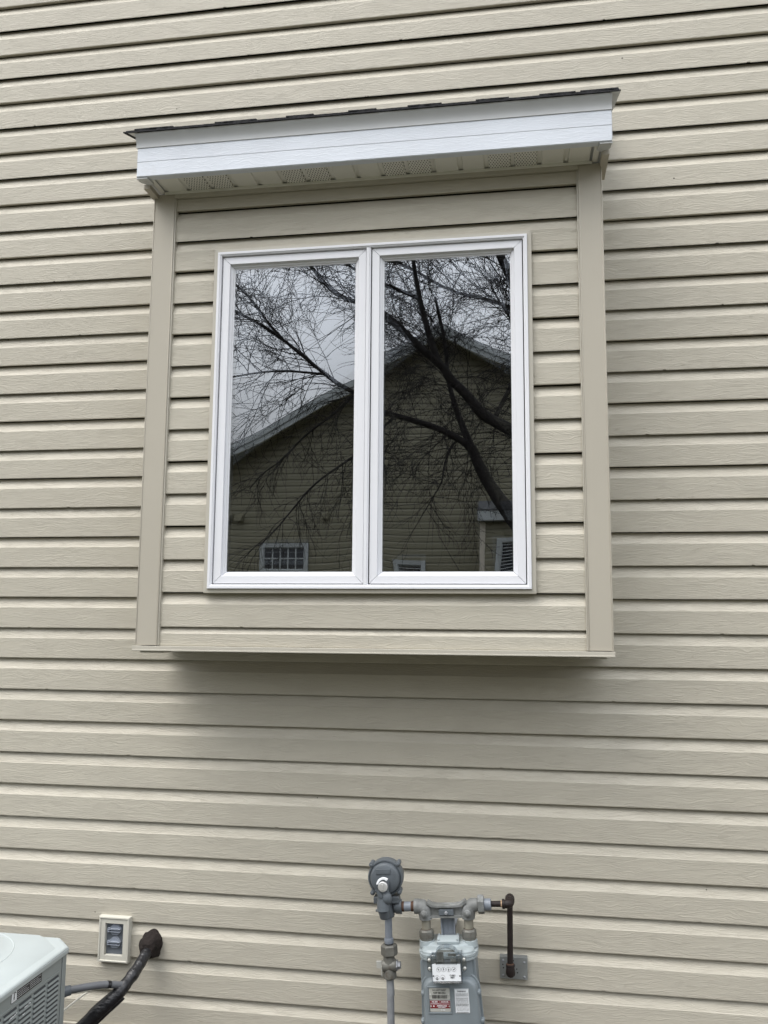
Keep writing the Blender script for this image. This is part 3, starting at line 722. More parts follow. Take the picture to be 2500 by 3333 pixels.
# riser from the ground to the valve
q = MB(); q.tube([(-0.236, YB, -0.735), (-0.2033, YB, -0.341), (-0.1985, YB, -0.235), (-0.1980, YB, -0.2025)], [0.0122, 0.0120, 0.0116, 0.0110], 24)
q.tube([(-0.1988, YB, -0.255), (-0.1980, YB, -0.2015)], [0.0126, 0.0122], 24)
riser = q.build('riser_pipe', GALV, gm)
# shutoff valve
v = MB().use(BRONZE)
v.lathe([(0.0185, -0.2035), (0.0215, -0.200), (0.0215, -0.188), (0.019, -0.182), (0.0195, -0.145), (0.0185, -0.1400), (0.0185, -0.1330)], (-0.1972, YB, 0), 'z', 12)
v.lathe([(0.017, -0.0225), (0.0195, -0.018), (0.0195, 0.020), (0.0165, 0.024), (0.0, 0.0245)], (-0.1975, YB - 0.001, -0.164), 'x', 24)
vo = v.build('shutoff_valve', BRONZE, gm, bevel=0.0008)
hexp((-0.1950, YB, 0), 0.0272, -0.1330, -0.0995, 'z', 6, phase=R(12)).build('union_nut', BRONZE, vo, smooth=False)
q = MB(); q.lathe([(0.0175, 0), (0.0175, 0.003), (0.0120, 0.0035), (0.0115, 0.0125), (0.009, 0.0135)], (-0.1735, YB, -0.164), 'x', 6); q.build('valve_bolt', GALV, vo, smooth=False)
q = MB(); q.prism(rrect(-0.2395, -0.2215, -0.1725, -0.1505, 0.0015), YB - 0.003, YB + 0.003, 'y'); q.prism([(-0.2245, -0.193), (-0.2205, -0.196), (-0.2195, -0.165), (-0.2235, -0.165)], YB - 0.010, YB + 0.010, 'y')
q.build('valve_lug', DECAL_S, vo, bevel=0.0005)
# upper riser
q = MB(); q.tube([(-0.1945, YB, -0.080), (-0.1915, YB, -0.0150)], 0.0120, 24); q.lathe([(0.0145, -0.0955), (0.0152, -0.0935), (0.0152, -0.083), (0.0142, -0.080), (0.012, -0.0795)], (-0.1943, YB, 0), 'z', 24)
q.build('upper_riser_pipe', PIPEP, gm)
q = MB(); q.lathe([(0.0138, -0.1000), (0.0138, -0.0950)], (-0.1947, YB, 0), 'z', 24); q.build('insulating_gasket', DECAL_B, vo)
# regulator
rg = MB()
rg.lathe([(0.0130, -0.0165), (0.0200, -0.0145), (0.0225, -0.0090), (0.0228, 0.0060), (0.0205, 0.0160), (0.0200, 0.040)], (-0.1925, YB, 0), 'z', 24)
rg.lathe([(0.0180, -0.170), (0.0190, -0.1655), (0.0215, -0.1635), (0.0225, -0.1480), (0.0228, -0.1455), (0.0160, -0.1445)], (0, YB, 0.0165), 'x', 24)
rg.box(-0.2335, -0.1505, YB - 0.022, YB + 0.022, 0.0330, 0.0420); rg.box(-0.2335, -0.1505, YB - 0.022, YB + 0.022, 0.0432, 0.0520)
rg.tube([(-0.232, YB, 0.0054), (-0.214, YB, 0.0054)], [0.0045, 0.0055], 6)
rg.tube([(-0.196, -0.188, 0.022), (-0.196, -0.186, 0.050), (-0.194, -0.182, 0.080), (-0.1925, -0.180, 0.103), (-0.1925, -0.178, 0.115), (-0.1925, -0.174, 0.121)], [0.0205, 0.0195, 0.0180, 0.0175, 0.014, 0.006], 20)
rg.tube([(-0.195, -0.175, -0.002), (-0.196, -0.182, 0.024)], [0.016, 0.0205], 20)
rg.ball((-0.184, -0.192, 0.062), 0.0185, 16, (1, 0.8, 1.15))
rg.tube([(-0.191, -0.165, 0.100), (-0.1903, -0.203, 0.101)], [0.016, 0.0145], 20)
reg = rg.build('regulator', REG, gm, bevel=0.001)
q = MB(); CX, CZ = -0.1925, 0.1092
pts = []
q.lathe([(0.052, -0.100), (0.0575, -0.104), (0.0578, -0.122), (0.0578, -0.139), (0.0565, -0.1420), (0.0525, -0.1425), (0.0508, -0.1385), (0.0492, -0.1430), (0.0480, -0.1510), (0.0440, -0.1560), (0.036, -0.1590), (0.0, -0.1605)], (CX, 0, CZ), 'y', 56)
q.build('diaphragm_housing', REG, reg, angle=30)
for (bx, bz) in ((-0.2362, 0.1510), (-0.1485, 0.1511), (-0.2372, 0.0635), (-0.1495, 0.0640)):
    q = MB(); q.lathe([(0.0078, -0.104), (0.0082, -0.110), (0.0082, -0.1405), (0.0070, -0.1430)], (bx, 0, bz), 'y', 16)
    q.lathe([(0.0046, -0.1428), (0.0046, -0.1462), (0.0030, -0.1475)], (bx, 0, bz), 'y', 12)
    dx, dz = CX - bx, CZ - bz; q.tube([(bx, -0.122, bz), (bx + dx * 0.25, -0.122, bz + dz * 0.25)], [0.0075, 0.010], 10)
    q.build('housing_bolt', REG, reg, bevel=0.0004)
q = MB(); q.box(-0.2190, -0.1715, -0.1625, -0.157, 0.1270, 0.1425); q.ball((-0.2150, -0.1625, 0.1345), 0.0016, 8); q.ball((-0.1755, -0.1625, 0.1345), 0.0016, 8); q.build('blank_nameplate', REG, reg, bevel=0.0006)
text('Schlumberger', 0.0082, REG, reg, -0.1605, -0.1578, 0.1080, name='raised_lettering', roty=90, thick=0.0016, xscale=0.9)
q = MB(); q.lathe([(0.0148, -0.2015), (0.0155, -0.2030), (0.0155, -0.2100), (0.0140, -0.2120), (0.0, -0.2124)], (-0.1903, 0, 0.1010), 'y', 28)
q.box(-0.1935, -0.1895, -0.2155, -0.2120, 0.0925, 0.1095); q.build('vent_cap', SILVER, reg, bevel=0.0006)
q = MB(); oc = [(-0.1885 + 0.0245 * math.cos(R(a)), 0.1030 + 0.0245 * math.sin(R(a))) for a in range(172, 48, -8)]
ic = [(-0.1885 + 0.0175 * math.cos(R(a)), 0.1030 + (0.0180 - 0.0015 * (a < 80)) * math.sin(R(a))) for a in range(56, 176, 8)]
q.prism(oc + ic, -0.2015, -0.1960, 'y'); q.build('white_seal_ring', DECAL_W, reg, bevel=0.0006)
q = MB(); q.prism([(-0.212, 0.083), (-0.207, 0.091), (-0.1985, 0.083), (-0.1925, 0.070), (-0.1975, 0.0655), (-0.208, 0.070)], -0.2060, -0.2010, 'y'); q.tube([(-0.2110, -0.2035, 0.083), (-0.2145, -0.2050, 0.0905)], 0.0022, 8)
q.build('seal_tab', REG, reg, bevel=0.001)
# nipple between regulator and bar, with rusty threads
q = MB(); q.tube([(-0.1450, YB, 0.0165), (-0.1030, YB, 0.0165)], 0.0150, 28); nip = q.build('nipple', PIPEP, gm)
for pf_ in ([(0.0152, -0.1450), (0.0156, -0.1395), (0.0152, -0.1365)], [(0.0152, -0.1140), (0.0156, -0.1090), (0.0152, -0.1030)]):
    MB().lathe(pf_, (0, YB, 0.0165), 'x', 28).build('rusty_thread', RUSTR, nip)
# meter bar
q = MB()
q.lathe([(0.0190, -0.1045), (0.0228, -0.1035), (0.0232, -0.0960), (0.0232, -0.0885), (0.0220, -0.0865)], (0, YB, 0.0168), 'x', 28)
q.tube([(-0.0890, YB, 0.0168), (-0.0790, YB, 0.0155), (-0.0715, YB, 0.0085), (-0.0688, YB, -0.0040), (-0.0685, YB, -0.0225)], [0.0222, 0.0235, 0.0235, 0.0230, 0.0205], 22)
q.tube([(0.1030, YB, 0.0199), (0.0850, YB, 0.0185), (0.0745, YB, 0.0110), (0.0705, YB, -0.0030), (0.0700, YB, -0.0225)], [0.0200, 0.0218, 0.0232, 0.0230, 0.0205], 22)
q.prism([(-0.060, 0.0340), (-0.045, 0.0250), (-0.030, 0.0222), (0.030, 0.0222), (0.045, 0.0255), (0.062, 0.0360), (0.066, 0.028), (0.048, 0.0180), (0.030, 0.0162), (-0.030, 0.0162), (-0.048, 0.0180), (-0.062, 0.0270)], YB - 0.017, YB + 0.017, 'y')
q.box(-0.050, 0.050, YB - 0.006, YB + 0.006, -0.0125, 0.0165)
q.prism([(-0.055, -0.0100), (0.055, -0.0100), (0.060, -0.0150), (0.045, -0.0165), (-0.045, -0.0165), (-0.060, -0.0150)], YB - 0.015, YB + 0.015, 'y')
bar = q.build('meter_bar', BARM, gm, angle=45, bevel=0.0008)
for bx in (-0.0705, 0.0694):
    q = MB(); q.lathe([(0.0118, -0.1500), (0.0110, -0.1565), (0.0088, -0.1580), (0.0055, -0.1590), (0.0052, -0.1635), (0.003, -0.1645)], (bx, 0, -0.0010), 'y', 20); q.build('bar_bolt', BARM, bar, bevel=0.0003)
q = MB(); q.prism([(-0.0235, 0.0100), (0.0240, 0.0095), (0.0240, -0.0075), (-0.0235, -0.0072)], -0.1470, -0.1380, 'y'); tg = q.build('seal_plate', REG, bar, bevel=0.0006)
q = MB(); q.lathe([(0.0060, -0.1471), (0.0060, -0.1505), (0.0045, -0.1520)], (0.0, 0, 0.0), 'y', 6); q.build('seal_bolt', GALV, bar)
# stubs, union nuts
for sx, st_ in ((-0.0680, 0.0), (0.0700, 0.002)):
    q = MB(); q.tube([(sx, YB, -0.0215), (sx - 0.001, YB, -0.0600)], [0.0150, 0.0150], 24)
    so_ = q.build('meter_swivel', STUB, gm)
    q = MB(); q.lathe([(0.0160, -0.0530), (0.0200, -0.0545), (0.0236, -0.0590), (0.0242, -0.0760), (0.0225, -0.0785), (0.0225, -0.0850)], (sx - 0.0012, YB, 0), 'z', 8, phase=R(8)); q.build('swivel_nut', BRONZE, so_, smooth=False, bevel=0.0008)
    MB().lathe([(0.0152, -0.0240), (0.0156, -0.0215)], (sx, YB, 0), 'z', 24).build('rusty_joint', RUSTR, so_); MB().lathe([(0.0152, -0.0545), (0.0162, -0.0520)], (sx - 0.001, YB, 0), 'z', 24).build('rusty_joint', RUSTR, so_)
# outlet side: nut, collar, rusty pipe and elbows
hexp((0, YB, 0.0199), 0.0300, 0.1030, 0.1235, 'x', 6, phase=R(30), cham=0.06).build('outlet_union_nut', BARM, gm, smooth=False, bevel=0.0006)
q = MB(); q.lathe([(0.0150, 0.1235), (0.0182, 0.1240), (0.0182, 0.1440), (0.0168, 0.1453)], (0, YB, 0.0190), 'x', 28); q.build('outlet_collar', PIPEP, gm)
YP = -0.12; YW = -0.055
q = MB()
q.tube([(0.1440, YP, 0.0172), (0.1840, YP, 0.0172)], 0.0092, 20)
q.lathe([(0.0120, 0.1800), (0.0152, 0.1810), (0.0152, 0.1880), (0.0125, 0.1892)], (0, YP, 0.0170), 'x', 20)
q.tube([(0.1860, YP, 0.0170), (0.1960, YP - 0.001, 0.0170), (0.2025, YP + 0.004, 0.0170), (0.2050, YP + 0.012, 0.0170), (0.2050, YP + 0.022, 0.0170)], [0.0125, 0.0140, 0.0150, 0.0140, 0.0125], 20)
q.lathe([(0.0120, 0), (0.0150, 0.001), (0.0150, 0.007), (0.0120, 0.008)], (0.2050, YP + 0.020, 0.0170), 'y', 20)
q.tube([(0.2050, YP + 0.02, 0.0170), (0.2050, YW - 0.02, 0.0170)], 0.0092, 18)
q.lathe([(0.0120, 0), (0.0150, 0.001), (0.0150, 0.007), (0.0120, 0.008)], (0.2050, YW - 0.026, 0.0170), 'y', 20)
q.tube([(0.2050, YW - 0.022, 0.0170), (0.2048, YW - 0.010, 0.0180), (0.2042, YW - 0.002, 0.0150), (0.2035, YW, 0.0080), (0.2030, YW, -0.0050)], [0.0125, 0.0145, 0.0155, 0.0145, 0.0125], 20)
q.tube([(0.2030, YW, 0.000), (0.1890, YW, -0.192)], 0.0094, 24)
q.lathe([(0.0122, 0.0), (0.0146, -0.0015), (0.0146, -0.0085), (0.0125, -0.0100)], (0.1890, YW, -0.1900), 'z', 24)
q.tube([(0.1888, YW, -0.197), (0.1880, YW - 0.001, -0.208), (0.1878, YW + 0.003, -0.218), (0.1875, YW + 0.012, -0.222), (0.1875, YW + 0.024, -0.222)], [0.0128, 0.0145, 0.0155, 0.0145, 0.0128], 20)
q.tube([(0.1875, YW + 0.02, -0.222), (0.1875, 0.03, -0.222)], 0.0094, 18)
op = q.build('outlet_pipe', RUST, gm, angle=40, label='rusty dark brown pipe that drops to the wall plate')
MB().lathe([(0.0095, 0.1765), (0.0112, 0.1775), (0.0108, 0.1798)], (0, YP, 0.0171), 'x', 20).build('thread_sealant', DOPE, op)
MB().lathe([(0.0096, -0.1900), (0.0125, -0.1899), (0.0125, -0.1885), (0.0100, -0.1870)], (0.1890, YW, 0), 'z', 20).build('thread_sealant', RUSTR, op)
MB().lathe([(0.0095, 0), (0.0122, 0.0008), (0.0118, 0.003)], (0.2050, YW - 0.0300, 0.0170), 'y', 20).build('thread_sealant', DOPE, op)
# strap bracket behind
q = MB(); q.box(-0.0215, 0.0240, -0.118, -0.112, -0.110, -0.0160); q.box(-0.0215, -0.0170, -0.128, -0.112, -0.110, -0.0160); q.box(0.0200, 0.0240, -0.128, -0.112, -0.110, -0.0160); q.box(0.0, 0.0015, -0.1195, -0.118, -0.110, -0.0160)
q.box(-0.0215, 0.0240, -0.112, -0.0, -0.060, -0.0560)
q.build('support_bracket', PIPEP, gm, bevel=0.0008)
# meter top casting
def superplan(hx, hy, n_=48, e=2.8):
    o = []
    for k in range(n_):
        a = 2 * math.pi * k / n_; c, s__ = math.cos(a), math.sin(a)
        o.append((hx * abs(c) ** (2 / e) * (1 if c >= 0 else -1), hy * abs(s__) ** (2 / e) * (1 if s__ >= 0 else -1)))
    return o
def loft(mb, rings, cx, cy, e=2.8, n_=48):
    vs = []; fs = []
    for hx, hy, z in rings: vs += [(cx + p[0], cy + p[1], z) for p in superplan(hx, hy, n_, e)]
    for j in range(len(rings) - 1):
        for k in range(n_):
            k2 = (k + 1) % n_; fs.append((j * n_ + k, j * n_ + k2, (j + 1) * n_ + k2, (j + 1) * n_ + k))
    fs += [tuple(range(n_)), tuple(range((len(rings) - 1) * n_, len(rings) * n_))]
    mb.add(vs, fs)
q = MB(); CYM = -0.130
loft(q, [(0.0880, 0.0700, -0.1290), (0.0935, 0.0755, -0.1280), (0.0940, 0.0760, -0.1215), (0.0915, 0.0735, -0.1205), (0.0915, 0.0735, -0.1190), (0.0945, 0.0765, -0.1180), (0.0945, 0.0765, -0.1110), (0.0900, 0.0720, -0.1090)], 0.0, CYM)
loft(q, [(0.0905, 0.0560, -0.1100), (0.0905, 0.0540, -0.1000), (0.0895, 0.0500, -0.0930), (0.0860, 0.0420, -0.0890)], 0.0, CYM + 0.018)
loft(q, [(0.0850, 0.0400, -0.1095), (0.0840, 0.0390, -0.1040), (0.0780, 0.0340, -0.0985), (0.0650, 0.0240, -0.0960)], 0.0, CYM - 0.030)
for sx in (-0.0690, 0.0690): q.lathe([(0.0255, -0.105), (0.0245, -0.0860), (0.020, -0.0850)], (sx, YB, 0), 'z', 28)
top = q.build('meter_top', METERT, gm, angle=32)
q = MB(); q.prism([(-0.1600, -0.0925), (-0.1620, -0.0820), (-0.1550, -0.0770), (-0.1250, -0.0730), (-0.1200, -0.0925)], -0.0345, 0.0365, 'x')
cov = q.build('valve_cover', METERT, top, bevel=0.0025, seg=3)
for sx in (-0.029, 0.031):
    for sy, sz in ((-0.1575, -0.0785), (-0.1260, -0.0730)):
        q = MB(); q.lathe([(0.0036, 0), (0.0036, 0.0022), (0.0020, 0.0034)], (sx, sy, sz), 'z', 12); q.build('cover_screw', METERT, top)
q = MB(); q.tube([(0.0405, -0.1950, -0.1150), (0.0405, -0.1960, -0.0920)], [0.0090, 0.0078], 20); q.build('top_boss', METERT, top, bevel=0.001)
for sx in (-0.0860, 0.0860):
    q = MB(); q.lathe([(0.0038, 0), (0.0034, 0.0025), (0.0015, 0.0035)], (sx, -0.168, -0.1095), 'z', 10); q.build('top_screw', METERT, top)
# case
q = MB()
q.prism(rrect(-0.0910, 0.0860, -0.420, -0.1290, 0.012), -0.172, -0.070, 'y')
loft(q, [(0.0900, 0.0640, -0.2300), (0.0880, 0.0650, -0.1800), (0.0855, 0.0660, -0.1290)], -0.0015, CYM)
case = q.build('meter_case', METER, gm, bevel=0.004, seg=3)
def cover(y0, y1, x0, x1, zt, rt__, dome):
    c = MB(); vs = []; fs = []
    ys = [(0.0, y0), (0.0, y0 + (y1 - y0) * 0.18), (0.0015, y0 + (y1 - y0) * 0.22), (0.0062, y0 + (y1 - y0) * 0.20), (0.0075, y0 + (y1 - y0) * 0.30), (0.0100, y0 + (y1 - y0) * 0.80), (0.0140, y0 + (y1 - y0) * 0.95), (0.0190, y1), (0.040, y1 + dome)]
    n0 = None
    for ins, y in ys:
        pl = []
        r1_ = max(0.006, rt__ - ins)
        out_ = rrect(x0 + ins, x1 - ins, -0.425 + ins, zt - ins, r1_, 10)
        # flare: wider towards the bottom
        for (x, z) in out_:
            fl = 0.010 * min(1.0, max(0.0, (zt - 0.02 - z) / 0.10)); sx = -1 if x < (x0 + x1) / 2 else 1
            pl.append((x + sx * fl, y, z))
        vs += pl; n0 = len(pl)
    for j in range(len(ys) - 1):
        for k in range(n0):
            k2 = (k + 1) % n0; fs.append((j * n0 + k, j * n0 + k2, (j + 1) * n0 + k2, (j + 1) * n0 + k))
    fs.append(tuple(range((len(ys) - 1) * n0, len(ys) * n0))); fs.append(tuple(range(n0)))
    c.add(vs, fs); return c
fc = cover(-0.172, -0.2050, -0.0885, 0.0935, -0.1690, 0.042, -0.0015).build('front_cover', METER, gm, angle=40)
cover(-0.074, -0.052, -0.0900, 0.0830, -0.1560, 0.042, 0.001).build('rear_cover', METER, gm, angle=40)
for (bx, bz) in ((-0.0850, -0.2266), (0.0905, -0.2234), (-0.0905, -0.3080), (0.0955, -0.3055)):
    q = MB(); q.lathe([(0.0078, -0.176), (0.0066, -0.1875), (0.0056, -0.1900), (0.0056, -0.1935), (0.0036, -0.1950)], (bx, 0, bz), 'y', 18); q.build('cover_bolt', METER, fc, bevel=0.0003)
# nameplates
fr_ = MB(); ring_sides(fr_, [(0, -0.2040), (0.0005, -0.2085), (0.0025, -0.2092), (0.0038, -0.2085), (0.0040, -0.2040)], -0.0685, 0.0060, -0.2785, -0.1985); fr_.build('plate_frame', METER, fc, angle=60)
def pl(name, x0, x1, z0, z1, mtl, y=-0.2080, r_=0.003, parent=None):
    q_ = MB(); q_.prism(rrect(x0, x1, z0, z1, r_, 4), y, -0.2040, 'y'); return q_.build(name, mtl, parent or fc)
bc = pl('barcode_plate', -0.0635, 0.0012, -0.2368, -0.2038, DECAL_S)
text('DO NOT PAINT', 0.0066, DECAL_B, bc, -0.0312, -0.2083, -0.2092, xscale=0.90)
text('NSP 881352', 0.0082, DECAL_B, bc, -0.0312, -0.2083, -0.2172, xscale=0.95)
q = MB(); x = -0.0545; rb = random.Random(5)
while x < -0.0080:
    w = rb.choice((0.0006, 0.0012, 0.0018)); q.box(x, x + w, -0.2083, -0.2079, -0.2335, -0.2232); x += w + rb.choice((0.0006, 0.0010))
q.build('barcode', DECAL_B, bc, smooth=False)
rp = pl('rating_plate', -0.0628, 0.0008, -0.2722, -0.2388, DECAL_S)
q = MB(); q.prism(rrect(-0.0620, 0.0000, -0.2622, -0.2394, 0.001, 2), -0.2083, -0.2079, 'y'); q.build('red_field', DECAL_R, rp)
text('AC-250', 0.0058, DECAL_W, rp, -0.0475, -0.2086, -0.2430); text('MAOP 5 PSI', 0.0050, DECAL_W, rp, -0.0160, -0.2086, -0.2428, xscale=0.85)
text('AMERICAN', 0.0064, DECAL_W, rp, -0.0260, -0.2086, -0.2550); text('METER COMPANY', 0.0028, DECAL_W, rp, -0.0260, -0.2086, -0.2596)
q = MB(); q.box(-0.0600, -0.0335, -0.2086, -0.2082, -0.2482, -0.2476); q.box(-0.0290, -0.0020, -0.2086, -0.2082, -0.2465, -0.2459); q.box(-0.0610, -0.0010, -0.2086, -0.2082, -0.2502, -0.2498); q.box(-0.0312, -0.0307, -0.2086, -0.2082, -0.2495, -0.2400)
q.lathe([(0.0022, -0.2086), (0.0022, -0.2082)], (-0.0510, 0, -0.2555), 'y', 14); q.build('printed_lines', DECAL_W, rp, smooth=False)
text('01 226', 0.0046, DECAL_W, rp, -0.0230, -0.2084, -0.2672)
for (x, z, pp) in ((-0.0600, -0.2215, bc), (-0.0030, -0.2215, bc), (-0.0595, -0.2560, rp), (-0.0025, -0.2560, rp)):
    q = MB(); q.lathe([(0.0024, -0.2080), (0.0022, -0.2095), (0.0008, -0.2100)], (x, 0, z), 'y', 12); q.build('rivet', SILVER, pp)
wl = MB().box(0.0160, 0.0605, -0.2075, -0.2040, -0.2765, -0.2055).build('warning_label', DECAL_W, fc, smooth=False)
text('WARNING', 0.0056, DECAL_B, wl, 0.0382, -0.2079, -0.2125)
q = MB(); z = -0.2175; k = 0; rl = random.Random(9)
while z > -0.2690:
    x = 0.0190
    while x < 0.0575:
        w = rl.uniform(0.0018, 0.0060); q.box(x, min(x + w, 0.0578), -0.2079, -0.2074, z, z - (0.0014 if 5 < k < 11 else 0.0010)); x += w + 0.0010
    if k in (1, 4, 9): q.box(0.0185, 0.0580, -0.2078, -0.2074, z - 0.0022, z - 0.0025)
    z -= 0.0036; k += 1
q.build('fine_print', DECAL_B, wl, smooth=False)
q = MB(); ring_sides(q, [(0.0005, -0.2074), (0.0005, -0.2078), (0.0009, -0.2078), (0.0009, -0.2074)], 0.0160, 0.0605, -0.2765, -0.2055); q.build('label_border', DECAL_B, wl, smooth=False)
q = MB(); x = 0.0195
while x < 0.0560: w = rl.uniform(0.002, 0.004); q.box(x, x + w, -0.2079, -0.2074, -0.2722, -0.2742); x += w + 0.0009
q.build('bold_print', DECAL_B, wl, smooth=False)
# index (dial box)
YI = -0.2340
ix = MB()
ix.box(-0.0440, 0.0420, -0.2240, -0.1960, -0.1760, -0.1190)
idx = ix.build('index_base', REG, gm, bevel=0.001)
q = MB(); q.prism(rrect(-0.0455, 0.0425, -0.1730, -0.1232, 0.002, 3), YI, YI + 0.0015, 'y'); dp = q.build('dial_plate', DECAL_W, idx)
q = MB(); YD = YI - 0.0005
def ring(mb, cx, cz, r0, r1, y0, y1, n_=28):
    vs = []; fs = []
    for k in range(n_):
        a = 2 * math.pi * k / n_
        for r_ in (r0, r1): vs.append((cx + r_ * math.cos(a), y0, cz + r_ * math.sin(a)))
    for k in range(n_):
        k2 = (k + 1) % n_; fs.append((2 * k, 2 * k + 1, 2 * k2 + 1, 2 * k2))
    mb.add(vs, fs)
for (cx, cz, ang) in ((-0.0255, -0.1388, 125), (-0.0099, -0.1384, 95), (0.0057, -0.1384, 268), (0.0219, -0.1384, 38)):
    for k in range(20):
        a = 2 * math.pi * k / 20; r0, r1 = 0.0058, (0.0070 if k % 2 else 0.0078)
        c, s_ = math.cos(a), math.sin(a)
        q.add([(cx + r0 * c - 0.0004 * s_, YD, cz + r0 * s_ + 0.0004 * c), (cx + r0 * c + 0.0004 * s_, YD, cz + r0 * s_ - 0.0004 * c), (cx + r1 * c + 0.0004 * s_, YD, cz + r1 * s_ - 0.0004 * c), (cx + r1 * c - 0.0004 * s_, YD, cz + r1 * s_ + 0.0004 * c)], [(0, 1, 2, 3)])
    a = R(ang); c, s_ = math.cos(a), math.sin(a)
    q.add([(cx - 0.0034 * c, YD - 0.0004, cz - 0.0034 * s_), (cx - 0.0016 * s_ - 0.0005 * c, YD - 0.0004, cz + 0.0016 * c - 0.0005 * s_), (cx + 0.0064 * c, YD - 0.0004, cz + 0.0064 * s_), (cx + 0.0016 * s_ - 0.0005 * c, YD - 0.0004, cz - 0.0016 * c - 0.0005 * s_)], [(0, 1, 2, 3)])
for (cx, cz, ang) in ((-0.0318, -0.1620, 92), (-0.0139, -0.1615, 190)):
    ring(q, cx, cz, 0.0066, 0.0071, YD, YD); ring(q, cx, cz - 0.0030, 0.0018, 0.0034, YD - 0.0003, YD)
    a = R(ang); c, s_ = math.cos(a), math.sin(a)
    q.add([(cx - 0.0009 * s_, YD - 0.0004, cz + 0.0009 * c - 0.001), (cx + 0.0058 * c, YD - 0.0004, cz + 0.0058 * s_), (cx + 0.0009 * s_, YD - 0.0004, cz - 0.0009 * c - 0.001)], [(0, 1, 2)])
for x in (-0.0425, 0.0395): ring(q, x, -0.1575, 0.0, 0.0024, YD, YD, 14)
q.build('dial_markings', DECAL_B, dp, smooth=False)
text('CUBIC', 0.0062, DECAL_B, dp, 0.0165, YI - 0.0004, -0.1558); text('FEET', 0.0062, DECAL_B, dp, 0.0165, YI - 0.0004, -0.1622)
# clear cover: box with walls, arched window, ears
q = MB()
q.box(-0.0482, -0.0462, -0.2380, -0.1980, -0.1780, -0.0990); q.box(0.0438, 0.0458, -0.2380, -0.1980, -0.1780, -0.0990)
q.box(-0.0462, 0.0438, -0.2380, -0.1980, -0.1782, -0.1762)
q.box(-0.0462, 0.0438, -0.2380, -0.2365, -0.1762, -0.1735)
q.box(-0.0462, -0.0330, -0.2300, -0.2285, -0.1228, -0.0990); q.box(0.0335, 0.0438, -0.2300, -0.2285, -0.1228, -0.0990)
q.box(-0.0462, -0.0330, -0.2300, -0.1980, -0.1000, -0.0990); q.box(0.0335, 0.0438, -0.2300, -0.1980, -0.1000, -0.0990)
cc = q.build('index_cover', CLEARD, idx, bevel=0.0005)
q = MB(); arch = [(-0.0325, -0.1228)]
for k in range(0, 15): a = R(165 - k * (150 / 14)); arch.append((0.0003 + 0.0338 * math.cos(a), -0.0955 + 0.0225 * math.sin(a)))
arch.append((0.0331, -0.1228))
inner = [(x * 0.93, z if z < -0.12 else z - 0.0022) for x, z in arch]
nA = len(arch); vs = [(x, -0.2400, z) for x, z in arch] + [(x, -0.2400, z) for x, z in inner] + [(x, -0.2060, z) for x, z in arch] + [(x, -0.2060, z) for x, z in inner]
fs = []
for k in range(nA - 1):
    fs += [(k, k + 1, nA + k + 1, nA + k), (2 * nA + k, 2 * nA + k + 1, 3 * nA + k + 1, 3 * nA + k), (k, k + 1, 2 * nA + k + 1, 2 * nA + k), (nA + k, nA + k + 1, 3 * nA + k + 1, 3 * nA + k)]
q.add(vs, fs); q.build('arched_window', CLEARD, idx, smooth=False)
q = MB(); q.prism(arch, -0.2386, -0.2376, 'y'); q.build('window_lens', CLEAR, idx, smooth=False)
q = MB(); q.box(-0.0260, 0.0270, -0.2360, -0.2345, -0.0870, -0.0815)
q.build('upper_scale', DECAL_S, idx); 
q = MB(); q.box(-0.0300, -0.0080, -0.2300, -0.2280, -0.1180, -0.0900); q.box(0.0130, 0.0290, -0.2300, -0.2280, -0.1180, -0.1080); q.box(0.0060, 0.0300, -0.2310, -0.2295, -0.1010, -0.0935); q.build('inner_bracket', BARM, idx)
for s_ in (-1, 1):
    x0 = -0.0482 if s_ < 0 else 0.0458
    q = MB(); q.prism([(x0, -0.0985), (x0 + s_ * 0.0060, -0.1010), (x0 + s_ * 0.0145, -0.1100), (x0 + s_ * 0.0150, -0.1460), (x0 + s_ * 0.0090, -0.1530), (x0, -0.1560)], -0.2180, -0.2100, 'y'); q.build('cover_ear', CLEARD, idx, bevel=0.001)
for (x, z) in ((-0.0548, -0.1162), (-0.0553, -0.1418), (0.0540, -0.1150), (0.0550, -0.1410)):
    q = MB(); q.lathe([(0.0048, -0.2180), (0.0048, -0.2205), (0.0030, -0.2225)], (x, 0, z), 'y', 16); q.box(x - 0.003, x + 0.003, -0.2232, -0.2222, z - 0.0005, z + 0.0005); q.build('index_screw', DECAL_S, idx)

# ------------------------------------------------------------------ wall plate behind the outlet pipe
wp = thing('mounting_plate', 'square grey metal plate screwed to the siding behind the rusty pipe end', 'plate', (-0.0315, -0.012, 0.525))
q = MB(); q.box(-0.0770, 0.0140, -0.0170, 0.012, 0.4905, 0.5593); q.build('plate', PLATE, wp, bevel=0.0008)
for (x, z) in ((-0.0660, 0.5470), (0.0035, 0.5445), (-0.0655, 0.5010), (0.0030, 0.4990)):
    q = MB(); q.lathe([(0.0040, -0.0172), (0.0036, -0.0185), (0.0018, -0.0196)], (x, 0, z), 'y', 14); q.build('screw', GALV, wp)
for (x, z) in ((-0.0668, 0.5345), (-0.0648, 0.5240), (-0.0325, 0.5480), (-0.0215, 0.5225), (-0.0192, 0.5115)):
    MB().lathe([(0.0021, -0.0174), (0.0021, -0.0165)], (x, 0, z), 'y', 14).build('screw_hole', HOLE, wp)

